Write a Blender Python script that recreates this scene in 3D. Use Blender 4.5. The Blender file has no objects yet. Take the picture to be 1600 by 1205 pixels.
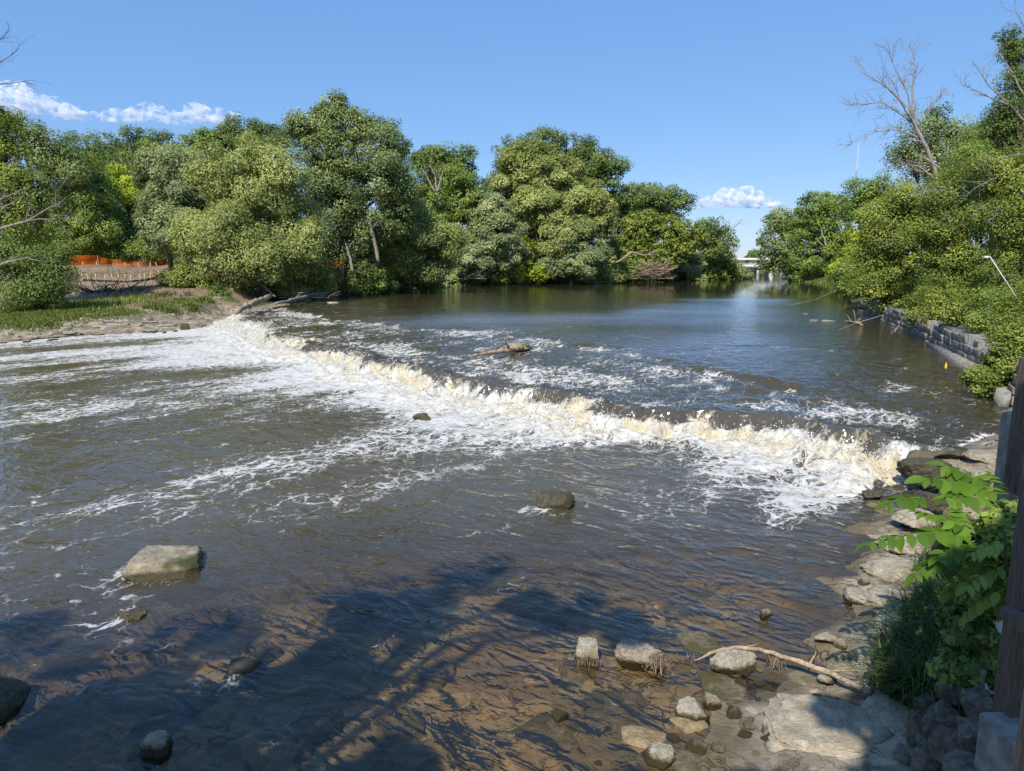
import bpy, math, random
import numpy as np
C = bpy.data.collections.new("place"); bpy.context.scene.collection.children.link(C)
rng = np.random.default_rng(7); random.seed(7)
rad = math.radians
# ------------------------------------------------------------------ camera geometry (photo pixels -> world)
F = 1100.0; PITCH = math.atan(187 / 1100); CP, SP = math.cos(PITCH), math.sin(PITCH); CAMH = 5.0
def ray(u, v):
    a = (u - 800) / F; b = -(v - 602.5) / F
    return np.array((a, CP + b * SP, -SP + b * CP))
def at(u, v, z):
    d = ray(u, v); t = (z - CAMH) / d[2]; return np.array((d[0] * t, d[1] * t, z))
def atY(u, v, Y):
    d = ray(u, v); t = Y / d[1]; return np.array((d[0] * t, Y, CAMH + d[2] * t))
def pxm(v, Y):                       # metres per photo pixel at forward distance Y
    return Y / ray(800, v)[1] / F
# ------------------------------------------------------------------ noise
def _h(ix, iy, seed):
    n = (ix.astype(np.int64) * 374761393 + iy.astype(np.int64) * 668265263 + seed * 1442695041) & 0x7fffffff
    n = ((n ^ (n >> 13)) * 1274126177) & 0x7fffffff
    return ((n ^ (n >> 16)) & 0xffff) / 65535.0
def vnoise(x, y, seed=0):
    ix = np.floor(x); iy = np.floor(y); fx = x - ix; fy = y - iy
    fx = fx * fx * fx * (fx * (fx * 6 - 15) + 10); fy = fy * fy * fy * (fy * (fy * 6 - 15) + 10)
    a = _h(ix, iy, seed); b = _h(ix + 1, iy, seed); c = _h(ix, iy + 1, seed); d = _h(ix + 1, iy + 1, seed)
    return (a + (b - a) * fx) * (1 - fy) + (c + (d - c) * fx) * fy
def fbm(x, y, seed=0, oct=4):
    s = 0; a = .5; t = 0
    for k in range(oct):
        s = s + a * vnoise(x * 2 ** k + 17.3 * k, y * 2 ** k - 9.1 * k, seed + k); t += a; a *= .5
    return s / t
def sstep(a, b, x):
    t = np.clip((x - a) / (b - a), 0, 1); return t * t * (3 - 2 * t)
# ------------------------------------------------------------------ node helpers
class NT:
    def __init__(s, name):
        s.m = bpy.data.materials.new(name); s.m.use_nodes = True; s.nt = s.m.node_tree; s.nt.nodes.clear()
        s.out = s.nt.nodes.new('ShaderNodeOutputMaterial')
    def n(s, t, **k):
        nd = s.nt.nodes.new(t)
        for a, b in k.items(): setattr(nd, a, b)
        return nd
    def put(s, sock, v):
        if isinstance(v, bpy.types.NodeSocket): s.nt.links.new(v, sock)
        elif v is not None:
            if isinstance(v, tuple) and len(v) == 3 and sock.type == 'RGBA': v = v + (1,)
            sock.default_value = v
    def math(s, op, a, b=0., c=None, clamp=False):
        nd = s.n('ShaderNodeMath', operation=op, use_clamp=clamp); s.put(nd.inputs[0], a); s.put(nd.inputs[1], b)
        if c is not None: s.put(nd.inputs[2], c)
        return nd.outputs[0]
    def sm(s, a, b, x):
        nd = s.n('ShaderNodeMapRange', interpolation_type='SMOOTHSTEP'); s.put(nd.inputs[0], x); s.put(nd.inputs[1], a); s.put(nd.inputs[2], b)
        return nd.outputs[0]
    def attr(s, name, o='Fac'):
        return s.n('ShaderNodeAttribute', attribute_name=name).outputs[o]
    def pos(s): return s.n('ShaderNodeNewGeometry').outputs['Position']
    def objc(s): return s.n('ShaderNodeTexCoord').outputs['Object']
    def map(s, vec, scale=(1, 1, 1), rot=(0, 0, 0)):
        nd = s.n('ShaderNodeMapping'); s.put(nd.inputs[0], vec); nd.inputs['Scale'].default_value = scale; nd.inputs['Rotation'].default_value = rot
        return nd.outputs[0]
    def noise(s, vec, scale, detail=4, rough=.55, dist=0., o='Fac'):
        nd = s.n('ShaderNodeTexNoise'); s.put(nd.inputs['Vector'], vec); nd.inputs['Scale'].default_value = scale; nd.inputs['Detail'].default_value = detail
        nd.inputs['Roughness'].default_value = rough; nd.inputs['Distortion'].default_value = dist; return nd.outputs[o]
    def vor(s, vec, scale, feature='DISTANCE_TO_EDGE', o='Distance', rnd=1.):
        nd = s.n('ShaderNodeTexVoronoi', feature=feature); s.put(nd.inputs['Vector'], vec); nd.inputs['Scale'].default_value = scale
        nd.inputs['Randomness'].default_value = rnd; return nd.outputs[o]
    def mix(s, f, a, b, mode='MIX'):
        nd = s.n('ShaderNodeMix', data_type='RGBA', blend_type=mode); s.put(nd.inputs[0], f); s.put(nd.inputs[6], a); s.put(nd.inputs[7], b); return nd.outputs[2]
    def bump(s, h, strength=1., dist=.05, normal=None):
        nd = s.n('ShaderNodeBump'); s.put(nd.inputs['Height'], h); s.put(nd.inputs['Strength'], strength); s.put(nd.inputs['Distance'], dist)
        if normal is not None: s.put(nd.inputs['Normal'], normal)
        return nd.outputs[0]
    def sh(s, t, **k):
        nd = s.n(t)
        for a, b in k.items(): s.put(nd.inputs[a.replace('_', ' ')], b)
        return nd.outputs[0]
    def mixs(s, f, a, b):
        nd = s.n('ShaderNodeMixShader'); s.put(nd.inputs[0], f); s.put(nd.inputs[1], a); s.put(nd.inputs[2], b); return nd.outputs[0]
    def done(s, shader, disp=None):
        s.nt.links.new(shader, s.out.inputs['Surface']); return s.m
def princ(t, col, rough=.8, normal=None, spec=.3):
    nd = t.n('ShaderNodeBsdfPrincipled'); t.put(nd.inputs['Base Color'], col); t.put(nd.inputs['Roughness'], rough)
    nd.inputs['Specular IOR Level'].default_value = spec
    if normal is not None: t.put(nd.inputs['Normal'], normal)
    return nd.outputs[0]
# ------------------------------------------------------------------ mesh helpers
def raw_mesh(name, V, Fq, mat, parent=None, smooth=False, attrs=None, fattrs=None):
    V = np.asarray(V, np.float32); Fq = np.asarray(Fq, np.int32); me = bpy.data.meshes.new(name)
    k = Fq.shape[1]; me.vertices.add(len(V)); me.vertices.foreach_set('co', V.ravel())
    me.loops.add(Fq.size); me.loops.foreach_set('vertex_index', Fq.ravel()); me.polygons.add(len(Fq))
    me.polygons.foreach_set('loop_start', np.arange(len(Fq), dtype=np.int32) * k)
    try: me.polygons.foreach_set('loop_total', np.full(len(Fq), k, np.int32))
    except Exception: pass
    if smooth: me.polygons.foreach_set('use_smooth', np.ones(len(Fq), bool))
    me.update(calc_edges=True)
    for a, arr in (attrs or {}).items():
        at_ = me.attributes.new(a, 'FLOAT_VECTOR' if arr.ndim == 2 else 'FLOAT', 'POINT')
        at_.data.foreach_set('vector' if arr.ndim == 2 else 'value', np.asarray(arr, np.float32).ravel())
    for a, arr in (fattrs or {}).items():
        me.attributes.new(a, 'FLOAT', 'FACE').data.foreach_set('value', np.asarray(arr, np.float32))
    me.materials.append(mat); o = bpy.data.objects.new(name, me); C.objects.link(o)
    if parent is not None: o.parent = parent
    return o
def tag(o, label, cat, group=None):
    o['label'] = label; o['category'] = cat
    if group: o['group'] = group
    return o
def struct(o, kind='structure'): o['kind'] = kind; return o
def empty(name, loc, label, cat, group=None):
    o = bpy.data.objects.new(name, None); C.objects.link(o); o.location = [float(c) for c in loc]; o.empty_display_size = .3
    return tag(o, label, cat, group)
class MB:
    """collects quads/tubes/boxes in world coords; build() makes one mesh (local to the parent's location)."""
    def __init__(s): s.V = []; s.Q = []; s.n = 0; s.T = []
    def add(s, V, Q, tone=0.):
        V = np.asarray(V, float); Q = np.asarray(Q, int); s.V.append(V); s.Q.append(Q + s.n); s.n += len(V); s.T.append(np.full(len(Q), tone)); return s
    def tube(s, P, R, k=7, tone=0., cap=True):
        P = np.asarray(P, float); R = np.broadcast_to(np.asarray(R, float), (len(P),)); T = np.gradient(P, axis=0)
        T /= np.linalg.norm(T, axis=1, keepdims=True) + 1e-9
        ref = np.array((0, 0, 1.)) if abs(T[:, 2]).mean() < .8 else np.array((1., 0, 0))
        A = np.cross(T, ref); A /= np.linalg.norm(A, axis=1, keepdims=True) + 1e-9; B = np.cross(T, A)
        th = np.arange(k) / k * 2 * math.pi
        V = (P[:, None] + R[:, None, None] * (np.cos(th)[None, :, None] * A[:, None] + np.sin(th)[None, :, None] * B[:, None])).reshape(-1, 3)
        Q = [(i * k + j, i * k + (j + 1) % k, (i + 1) * k + (j + 1) % k, (i + 1) * k + j) for i in range(len(P) - 1) for j in range(k)]
        if cap:
            e = (len(P) - 1) * k; V = np.vstack([V, P[0], P[-1]]); n0 = len(V) - 2
            Q += [(n0, (j + 1) % k, j, j) for j in range(k)] + [(n0 + 1, e + j, e + (j + 1) % k, e + (j + 1) % k) for j in range(k)]
        return s.add(V, Q, tone)
    def box(s, c, size, rot=0., tilt=0., jit=0., tone=0.):
        sx, sy, sz = np.asarray(size) / 2
        V = np.array([(x, y, z) for z in (-sz, sz) for x, y in ((-sx, -sy), (sx, -sy), (sx, sy), (-sx, sy))], float)
        if jit: V += rng.uniform(-jit, jit, V.shape)
        if tilt: V = np.stack([V[:, 0] * math.cos(tilt) - V[:, 2] * math.sin(tilt), V[:, 1], V[:, 0] * math.sin(tilt) + V[:, 2] * math.cos(tilt)], 1)
        V = np.stack([V[:, 0] * math.cos(rot) - V[:, 1] * math.sin(rot), V[:, 0] * math.sin(rot) + V[:, 1] * math.cos(rot), V[:, 2]], 1) + np.asarray(c, float)
        return s.add(V, [(0, 3, 2, 1), (4, 5, 6, 7), (0, 1, 5, 4), (1, 2, 6, 5), (2, 3, 7, 6), (3, 0, 4, 7)], tone)
    def build(s, name, mat, parent=None, smooth=False, bevel=0.):
        V = np.vstack(s.V); Q = np.vstack(s.Q); off = np.zeros(3)
        if parent is not None: off = np.array(parent.location)
        tri = (Q[:, 2] == Q[:, 3])
        if tri.any():
            me = bpy.data.meshes.new(name); me.from_pydata((V - off).tolist(), [], [tuple(q[:3]) if q[2] == q[3] else tuple(q) for q in Q.tolist()]); me.materials.append(mat)
            if smooth: me.polygons.foreach_set('use_smooth', np.ones(len(me.polygons), bool))
            me.attributes.new('tone', 'FLOAT', 'FACE').data.foreach_set('value', np.concatenate(s.T).astype(np.float32))
            o = bpy.data.objects.new(name, me); C.objects.link(o)
            if parent is not None: o.parent = parent
        else:
            o = raw_mesh(name, V - off, Q, mat, parent, smooth, fattrs={'tone': np.concatenate(s.T)})
        if bevel:
            b = o.modifiers.new('bevel', 'BEVEL'); b.width = bevel; b.segments = 2
        return o
# ------------------------------------------------------------------ plan of the place
CREST = np.array([at(u, v, .64)[:2] for u, v in [(375,487),(430,505),(480,533),(515,540),(560,548),(610,563),(660,578),(720,590),(780,600),(840,612),(900,625),(960,637),(1020,640),(1080,645),(1140,650),(1200,645),(1260,655),(1330,672),(1400,690),(1440,705)]])
PA, PB = CREST[0], CREST[-1]
ts = (PA - PB) / np.linalg.norm(PA - PB); tn = np.array((ts[1], -ts[0]))           # tn points upstream
_cs = (CREST - PB) @ ts; _cd = (CREST - PB) @ tn; _o = np.argsort(_cs); _cs, _cd = _cs[_o], _cd[_o]
_gs = np.linspace(-30, 90, 1200); _gd = np.interp(_gs, _cs, _cd); _k = np.exp(-.5 * (np.arange(-30, 31) / 9) ** 2); _gd = np.convolve(np.pad(_gd, 30, 'edge'), _k / _k.sum(), 'valid')
def crest_off(s): return np.interp(s, _gs, _gd)
def to_sd(x, y):
    s = (x - PB[0]) * ts[0] + (y - PB[1]) * ts[1]; d = (x - PB[0]) * tn[0] + (y - PB[1]) * tn[1]
    return s, d - crest_off(s)
SHORE = [(-60,42,'l'),(-45,46.5,'l'),(-34.8,47.7,'l'),(-32.4,52.0,'l'),(-28.2,54.4,'l'),(-26,57.2,'l'),(-26.6,63,'l'),(-24.8,66,'l'),(-24.5,77.5,'l'),(-23.8,94,'l'),(-16.8,103,'l'),(-13.8,139,'l'),(0,160,'l'),(31,172.4,'l'),(52.7,195.5,'l'),(67.5,214.6,'l'),(86,292,'l'),(110,420,'r'),(150,420,'r'),(114,300,'r'),(83,223,'r'),(77,200,'r'),(71.5,158,'r'),(52,112,'r'),(32,65,'w'),(24.2,43.2,'w'),(17.4,25.5,'w'),(14.9,20.6,'n'),(13.4,18.2,'n'),(10.3,15.9,'n'),(7.9,13.6,'n'),(6.4,11.4,'n'),(5.2,10.2,'n'),(4.5,8.8,'n'),(4.1,7.9,'n'),(2.85,7.35,'n'),(2.5,6.2,'n'),(2.3,4,'n'),(2.3,-8,'n'),(-60,-8,'n')]
SP_ = np.array([p[:2] for p in SHORE], float)
RISE = {'l': ([0,.5,2,10,16,30,50,80,130,300],[-.02,.12,.28,.75,1.5,2.9,4.8,8,13,15]), 'r': ([0,1,4,20,60,300],[0,.3,1,2,5,7]), 'w': ([0,.25,.6,5,15,40,300],[0,.3,1.15,1.9,3,5,7]), 'n': ([0,.4,1.4,2.0,2.7,4.5,30],[-.01,.07,.22,.5,1.1,2.0,4])}
DEP = {'l': ([0,1,6,20],[0,.12,.8,1.3]), 'r': ([0,1,6],[0,.3,1.2]), 'w': ([0,.6,6,12],[.1,.25,.5,1]), 'n': ([0,.5,3,8,14],[-.01,.05,.18,.5,1.1])}
KT = {k: np.array([1. if SHORE[i][2] == k else 0 for i in range(len(SHORE))]) for k in 'lrwn'}
def shore(x, y):
    """signed distance to the waterline (negative over water) and the weight of each kind of bank."""
    x = np.asarray(x, float).ravel(); y = np.asarray(y, float).ravel(); n = len(SP_); best = np.full(x.shape, 1e9); W = {k: np.zeros_like(x) for k in 'lrwn'}; ins = np.zeros(x.shape, bool)
    for i in range(n):
        a = SP_[i]; b = SP_[(i + 1) % n]; e = b - a; L = e @ e
        t = np.clip(((x - a[0]) * e[0] + (y - a[1]) * e[1]) / L, 0, 1); dd = np.hypot(x - a[0] - t * e[0], y - a[1] - t * e[1])
        best = np.minimum(best, dd); W[SHORE[i][2]] += 1 / (dd + .15) ** 3
        c = ((a[1] > y) != (b[1] > y)) & (x < (b[0] - a[0]) * (y - a[1]) / (b[1] - a[1] + 1e-12) + a[0]); ins ^= c
    tot = sum(W.values())
    return np.where(ins, -best, best), {k: W[k] / tot for k in W}
def level(x, y):
    s, d = to_sd(np.asarray(x, float).ravel(), np.asarray(y, float).ravel())
    return np.where(d > 0, .64 + .45 * sstep(0, 14, d), 0.64 * sstep(-.8, 0, d))
def terrain(x, y):
    sd, W = shore(x, y); x = np.asarray(x, float).ravel(); y = np.asarray(y, float).ravel(); lv = level(x, y)
    wob = (fbm(x * .22, y * .22, 5) - .5)
    q = np.maximum(sd + wob * np.clip(sd, 0, 6) * .8, 0)
    up = sum(W[k] * np.interp(q, *RISE[k]) for k in W); dn = sum(W[k] * np.interp(-sd, *DEP[k]) for k in W)
    z = lv + np.where(sd > 0, up, -dn)
    wp = W['l'] * sstep(-24.5, -31, x) * sstep(-95, -75, x) * sstep(2.5, 6.5, sd) * sstep(50, 54, y) * sstep(150, 118, y); z = z * (1 - wp) + wp * (np.interp(y, [50, 56, 60, 63, 70, 78, 84, 93, 97, 112, 150], [.5, .72, .98, 1.15, 1.55, 2.5, 3.1, 4.7, 5.05, 6.2, 10]) + wob * .25)
    rockn = fbm(x * 1.7, y * 1.7, 11, 5) - .5; step = np.floor(fbm(x * .9, y * .9, 23, 3) * 9) / 9 - .5
    z += rockn * (.10 + .10 * sstep(1, 8, sd)) * np.where(sd > -.3, 1, .9) + step * .10 * sstep(6, 0, abs(sd)) + wob * sstep(4, 40, sd) * 3 * (1 - wp)
    s, d = to_sd(x, y); z -= np.where((d < .3) & (d > -6) & (sd < -1), .5 * sstep(-6, -2, d), 0)   # scour under the fall
    return z, sd, W
def ground(x, y): return float(terrain(np.array([x]), np.array([y]))[0][0])
def hit(u, v, y0=5., y1=170.):
    """where the view ray through a photo pixel meets the ground."""
    d = ray(u, v); Y = np.geomspace(y0, y1, 900); P = Y[:, None] / d[1] * d[None] + np.array((0, 0, CAMH)); g = terrain(P[:, 0], P[:, 1])[0]
    k = np.where(P[:, 2] <= g)[0]; i = k[0] if len(k) else len(Y) - 1
    return np.array((P[i, 0], P[i, 1], g[i]))
# ------------------------------------------------------------------ materials
def mat_ground():
    t = NT('ground'); p = t.pos(); rk = t.attr('rock'); gr = t.attr('grass'); dt = t.attr('dirt'); wet = t.attr('under')
    n1 = t.noise(p, 1.3, 6, .6); n2 = t.noise(p, 7, 6, .65); n3 = t.noise(p, 34, 4, .6)
    warp = t.n('ShaderNodeVectorMath', operation='ADD'); t.put(warp.inputs[0], p); sc = t.n('ShaderNodeVectorMath', operation='SCALE'); t.put(sc.inputs[0], t.noise(p, .9, 5, .6, o='Color')); sc.inputs['Scale'].default_value = 1.9; t.put(warp.inputs[1], sc.outputs[0])
    e1 = t.vor(t.map(warp.outputs[0], (1, 1, .2)), .95); e2 = t.vor(t.map(warp.outputs[0], (1, 1, .2)), 2.9)
    ck = t.sm(.50, .40, t.noise(p, .8, 3)); crack = t.math('MULTIPLY', t.sm(.0, t.math('ADD', .008, t.math('MULTIPLY', .03, ck)), e1), t.math('ADD', .45, t.math('MULTIPLY', .55, t.sm(0, t.math('MULTIPLY', .05, ck), e2))))
    rock = t.mix(n2, (.23, .185, .125), (.56, .475, .345)); rock = t.mix(t.sm(.48, .64, n1), rock, (.21, .165, .10)); rock = t.mix(t.math('MULTIPLY', .7, t.sm(.5, .62, t.noise(p, 2.6, 6, .7))), rock, (.13, .115, .06)); rock = t.mix(t.sm(.55, .75, n3), rock, (.55, .49, .39))
    wl = t.attr('wet'); rock = t.mix(wl, rock, t.mix(n2, (.075, .06, .035), (.20, .165, .10)))
    rock = t.mix(t.math('MULTIPLY', .75, t.math('SUBTRACT', 1, crack)), rock, (.05, .04, .03))
    cell = t.vor(t.map(warp.outputs[0], (1, 1, .2)), .95, 'F1', 'Color')
    bed = t.mix(n2, (.12, .084, .040), (.46, .33, .17)); bed = t.mix(t.sm(.5, .62, n1), bed, (.26, .215, .10)); bed = t.mix(t.math('MULTIPLY', .6, t.sm(.3, .8, cell)), bed, t.mix(n3, (.15, .13, .08), (.28, .24, .16)))
    bed = t.mix(t.sm(.6, .75, n3), bed, (.30, .20, .09)); bed = t.mix(t.math('MULTIPLY', .7, t.math('SUBTRACT', 1, crack)), bed, (.018, .014, .009))
    dirt = t.mix(n2, (.15, .108, .066), (.37, .275, .18)); dirt = t.mix(t.sm(.5, .62, n1), dirt, (.20, .145, .09)); dirt = t.mix(t.sm(.58, .68, n3), dirt, (.46, .40, .28)); dirt = t.mix(t.math('MULTIPLY', .6, t.sm(.58, .68, t.noise(p, .5, 6, .7))), dirt, (.11, .10, .045))
    grass = t.mix(n2, (.03, .05, .012), (.09, .115, .03)); grass = t.mix(t.sm(.55, .7, n1), grass, (.10, .075, .04))
    c = t.mix(t.sm(.35, .65, t.math('ADD', dt, t.math('MULTIPLY', .5, t.math('SUBTRACT', n1, .5)))), grass, dirt)
    c = t.mix(t.sm(.35, .65, t.math('ADD', rk, t.math('MULTIPLY', .9, t.math('SUBTRACT', n1, .5)))), c, rock)
    c = t.mix(wet, c, bed)
    h = t.math('ADD', t.math('MULTIPLY', n2, .6), t.math('ADD', t.math('MULTIPLY', n3, .25), t.math('MULTIPLY', crack, .5)))
    return t.done(princ(t, c, .85, t.bump(h, .9, .07)))
def mat_rock(name, c1, c2, wetz=None, moss=0., mossc=(.055, .062, .016), scale=13):
    t = NT(name); o = t.objc(); g = t.n('ShaderNodeNewGeometry'); n1 = t.noise(o, scale, 7, .65); n2 = t.noise(o, scale * 5, 5, .7); n3 = t.noise(o, scale * .35, 3)
    c = t.mix(t.sm(.3, .7, n1), c1, c2); c = t.mix(t.math('MULTIPLY', .5, t.sm(.5, .7, n2)), c, tuple(x * .35 for x in c1)); c = t.mix(t.math('MULTIPLY', .4, t.sm(.5, .65, n3)), c, (.22, .15, .08))
    if moss:
        sep = t.n('ShaderNodeSeparateXYZ'); t.put(sep.inputs[0], o)
        c = t.mix(t.sm(.45, .6, t.math('ADD', t.math('MULTIPLY', n3, .7), t.math('ADD', t.math('MULTIPLY', sep.outputs[0], .25), moss - .3))), c, mossc)
    r = .85
    if wetz is not None:
        sp = t.n('ShaderNodeSeparateXYZ'); t.put(sp.inputs[0], g.outputs['Position'])
        w = t.sm(wetz + .07, wetz, t.math('ADD', sp.outputs[2], t.math('MULTIPLY', t.math('SUBTRACT', n1, .5), .1)))
        c = t.mix(w, c, t.mix(n2, (.022, .018, .008), (.085, .065, .022))); r = t.math('SUBTRACT', .85, t.math('MULTIPLY', w, .5))
    return t.done(princ(t, c, r, t.bump(t.math('ADD', n1, t.math('MULTIPLY', n2, .5)), 1., .05)))
def mat_simple(name, c1, c2, scale=8, rough=.8, stretch=(1, 1, 1), bump=.4, spec=.3, dist=.01):
    t = NT(name); o = t.map(t.objc(), stretch); n = t.noise(o, scale, 6, .65); n2 = t.noise(o, scale * .2, 3)
    c = t.mix(t.sm(.3, .7, n), c1, c2); c = t.mix(t.math('MULTIPLY', .35, t.sm(.45, .65, n2)), c, tuple(x * .55 for x in c1))
    return t.done(princ(t, c, rough, t.bump(n, bump, dist), spec))
def mat_leaf(name, c1, c2, c3=None, trans=.35, gloss=.07):
    t = NT(name); tn_ = t.attr('tone'); c = t.mix(t.sm(.1, .9, tn_), c1, c2)
    if c3: c = t.mix(t.sm(.86, .98, tn_), c, c3)
    d = t.sh('ShaderNodeBsdfDiffuse', Color=c); tr = t.sh('ShaderNodeBsdfTranslucent', Color=t.mix(.5, c, (.16, .2, .02), 'MIX'))
    g = t.sh('ShaderNodeBsdfAnisotropic', Color=(.75, .8, .8), Roughness=.55)
    return t.done(t.mixs(gloss, t.mixs(trans, d, tr), g))
# water --------------------------------------------------------------------------------
def mat_water():
    t = NT('water'); p = t.pos(); fl = t.attr('flow', 'Vector'); Fm = t.attr('foam'); clr = t.attr('clear'); warm = t.attr('warm'); rip = t.attr('rip'); fall = t.attr('fall')
    # wave bump
    pf = t.map(fl, (.55, 1, 1))
    w1 = t.noise(pf, 1.5, 2, .5, .9); w2 = t.noise(pf, 4.2, 2, .5, 1.1); w3 = t.noise(pf, 17, 3, .6, .5)
    h = t.math('ADD', t.math('MULTIPLY', w1, .9), t.math('ADD', t.math('MULTIPLY', w2, .30), t.math('MULTIPLY', w3, .03)))
    nb = t.bump(h, 1., t.math('MULTIPLY', rip, .16))
    fr = t.n('ShaderNodeFresnel'); fr.inputs['IOR'].default_value = 1.38; t.put(fr.inputs['Normal'], nb)
    gl = t.sh('ShaderNodeBsdfAnisotropic', Color=(1, 1, 1), Roughness=t.math('ADD', .05, t.math('MULTIPLY', .25, t.attr('wind'))), Normal=nb)
    mud = t.mix(t.noise(p, .35, 3), (.066, .055, .032), (.102, .084, .049)); mud = t.mix(t.attr('aer'), (.042, .038, .017), mud)
    murk = t.sh('ShaderNodeBsdfDiffuse', Color=mud); tr = t.sh('ShaderNodeBsdfTransparent', Color=t.mix(clr, (.62, .45, .24), (.97, .92, .82)))
    body = t.mixs(clr, murk, tr); wat = t.mixs(fr.outputs[0], body, gl)
    # foam pattern: patches, lace, threads
    wv = t.n('ShaderNodeVectorMath', operation='ADD'); sc = t.n('ShaderNodeVectorMath', operation='SCALE'); t.put(sc.inputs[0], t.noise(fl, .8, 4, .6, o='Color')); sc.inputs['Scale'].default_value = 1.4; t.put(wv.inputs[0], fl); t.put(wv.inputs[1], sc.outputs[0])
    fa = t.map(wv.outputs[0], (1, .38, 1)); fb = t.map(wv.outputs[0], (1, .5, 1))
    big = t.noise(fa, .9, 8, .66); fine = t.noise(fb, 7, 5, .7); e1 = t.vor(fb, 2.2); e2 = t.vor(fb, 5.5)
    lace = t.math('MAXIMUM', t.sm(.16, .0, e1), t.math('MULTIPLY', .8, t.sm(.14, .0, e2)))
    val = t.math('ADD', t.math('MULTIPLY', big, 1.5), t.math('ADD', t.math('MULTIPLY', lace, .42), t.math('MULTIPLY', fine, .95))); val = t.math('SUBTRACT', val, .86)
    st = t.noise(t.map(t.attr('flow2', 'Vector'), (1, .22, 1)), 4.5, 6, .68, .35); val = t.math('ADD', val, t.math('MULTIPLY', fall, t.math('SUBTRACT', t.math('MULTIPLY', st, 1.1), .55)))
    thr = t.math('SUBTRACT', 1.06, t.math('MULTIPLY', Fm, 1.06))
    m = t.sm(t.math('SUBTRACT', thr, .07), t.math('ADD', thr, t.math('ADD', .28, t.math('MULTIPLY', fall, .3))), val); fk = t.vor(fb, 9, 'F1'); fkm = t.math('MULTIPLY', t.sm(.16, .08, fk), t.sm(.50, .62, t.noise(fl, 1.3, 4, .7))); m = t.math('MAXIMUM', m, t.math('MULTIPLY', t.math('MULTIPLY', fkm, .8), t.attr('fleck')))
    wn = t.noise(fl, 1.1, 4, .6)
    fc = t.mix(t.math('MULTIPLY', warm, t.sm(.38, .62, wn), clamp=True), (.66, .65, .61), (.63, .53, .33)); fc = t.mix(t.math('MULTIPLY', .75, t.sm(.47, .66, t.noise(fl, 3.0, 7, .72))), fc, (.30, .255, .17))
    fd = t.sh('ShaderNodeBsdfDiffuse', Color=fc, Normal=t.bump(t.math('ADD', val, t.math('MULTIPLY', w2, 1.2)), .45, .12)); ft = t.sh('ShaderNodeBsdfTranslucent', Color=fc)
    foam = t.mixs(.12, fd, ft)
    # unbroken falling sheet: tea-coloured
    sheet = t.mixs(.16, t.sh('ShaderNodeBsdfDiffuse', Color=(.065, .048, .022), Normal=nb), gl)
    wat = t.mixs(t.math('MULTIPLY', fall, .45), wat, sheet)
    return t.done(t.mixs(t.math('MULTIPLY', m, .96), wat, foam))
M = {}
M['ground'] = mat_ground(); M['water'] = mat_water()
M['bark'] = mat_simple('bark', (.055, .042, .03), (.14, .115, .085), 3, .9, (6, 6, 1), .8, dist=.05)
M['deadwood'] = mat_simple('dead_wood', (.20, .165, .13), (.42, .37, .31), 4, .85, (5, 5, 1), .6, dist=.02)
M['drift'] = mat_simple('drift_wood', (.22, .15, .09), (.47, .36, .24), 5, .85, (3, 3, 3), .6, dist=.02)
M['limestone'] = mat_simple('wall_stone', (.13, .115, .09), (.36, .325, .27), 3, .9, (1, 1, 1), .8, dist=.04)
M['concrete'] = mat_simple('old_concrete', (.15, .14, .12), (.34, .32, .28), 5, .9, (1, 1, 1), .5, dist=.02)
M['timber'] = mat_simple('weathered_timber', (.075, .055, .042), (.17, .135, .105), 7, .85, (9, 9, .7), .7, dist=.01)
M['rail'] = mat_simple('rail_timber', (.17, .11, .07), (.33, .23, .15), 7, .8, (9, 9, .7), .5, dist=.008)
M['bridgew'] = mat_simple('pale_concrete', (.55, .54, .50), (.72, .70, .66), .6, .8, bump=.1)
M['stake'] = mat_simple('raw_wood', (.45, .34, .2), (.62, .5, .33), 9, .8)
M['silt'] = mat_simple('black_fabric', (.012, .012, .012), (.03, .03, .03), 6, .7)
M['steel'] = mat_simple('pale_steel', (.55, .56, .58), (.72, .73, .75), 3, .5)
M['redp'] = mat_simple('red_paint', (.5, .09, .06), (.6, .14, .1), 3, .5)
M['white'] = mat_simple('white_paint', (.68, .67, .62), (.8, .79, .75), 5, .5)
LEAF = {
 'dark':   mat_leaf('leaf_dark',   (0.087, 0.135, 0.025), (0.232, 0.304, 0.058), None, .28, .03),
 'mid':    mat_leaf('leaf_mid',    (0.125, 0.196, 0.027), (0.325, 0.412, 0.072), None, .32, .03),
 'cotton': mat_leaf('leaf_cottonwood', (0.116, 0.168, 0.036), (0.314, 0.376, 0.099), (0.531, 0.558, 0.230), .28, .05),
 'willow': mat_leaf('leaf_willow', (0.213, 0.257, 0.064), (0.465, 0.503, 0.143), (0.626, 0.626, 0.239), .30, .03),
 'grey':   mat_leaf('leaf_grey_willow', (0.182, 0.234, 0.086), (0.389, 0.433, 0.173), (0.547, 0.571, 0.263), .28, .03),
 'yellow': mat_leaf('leaf_yellow_green', (0.277, 0.354, 0.023), (0.651, 0.730, 0.060), None, .42, .02),
 'olive':  mat_leaf('leaf_olive', (0.118, 0.174, 0.023), (0.384, 0.435, 0.069), (0.626, 0.601, 0.099), .36, .03),
 'bright': mat_leaf('leaf_bright', (.070, .150, .008), (.17, .30, .016), None, .42, .03),
 'grassy': mat_leaf('leaf_grass',  (.10, .135, .018), (.27, .31, .06), (.32, .31, .12), .38, .02),
 'tussock': mat_leaf('leaf_tussock', (.035, .065, .014), (.13, .19, .045), (.25, .27, .09), .3, .03),
 'dry':    mat_leaf('leaf_dry',    (.17, .12, .08), (.33, .25, .18), None, .2, .02),
}
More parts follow.
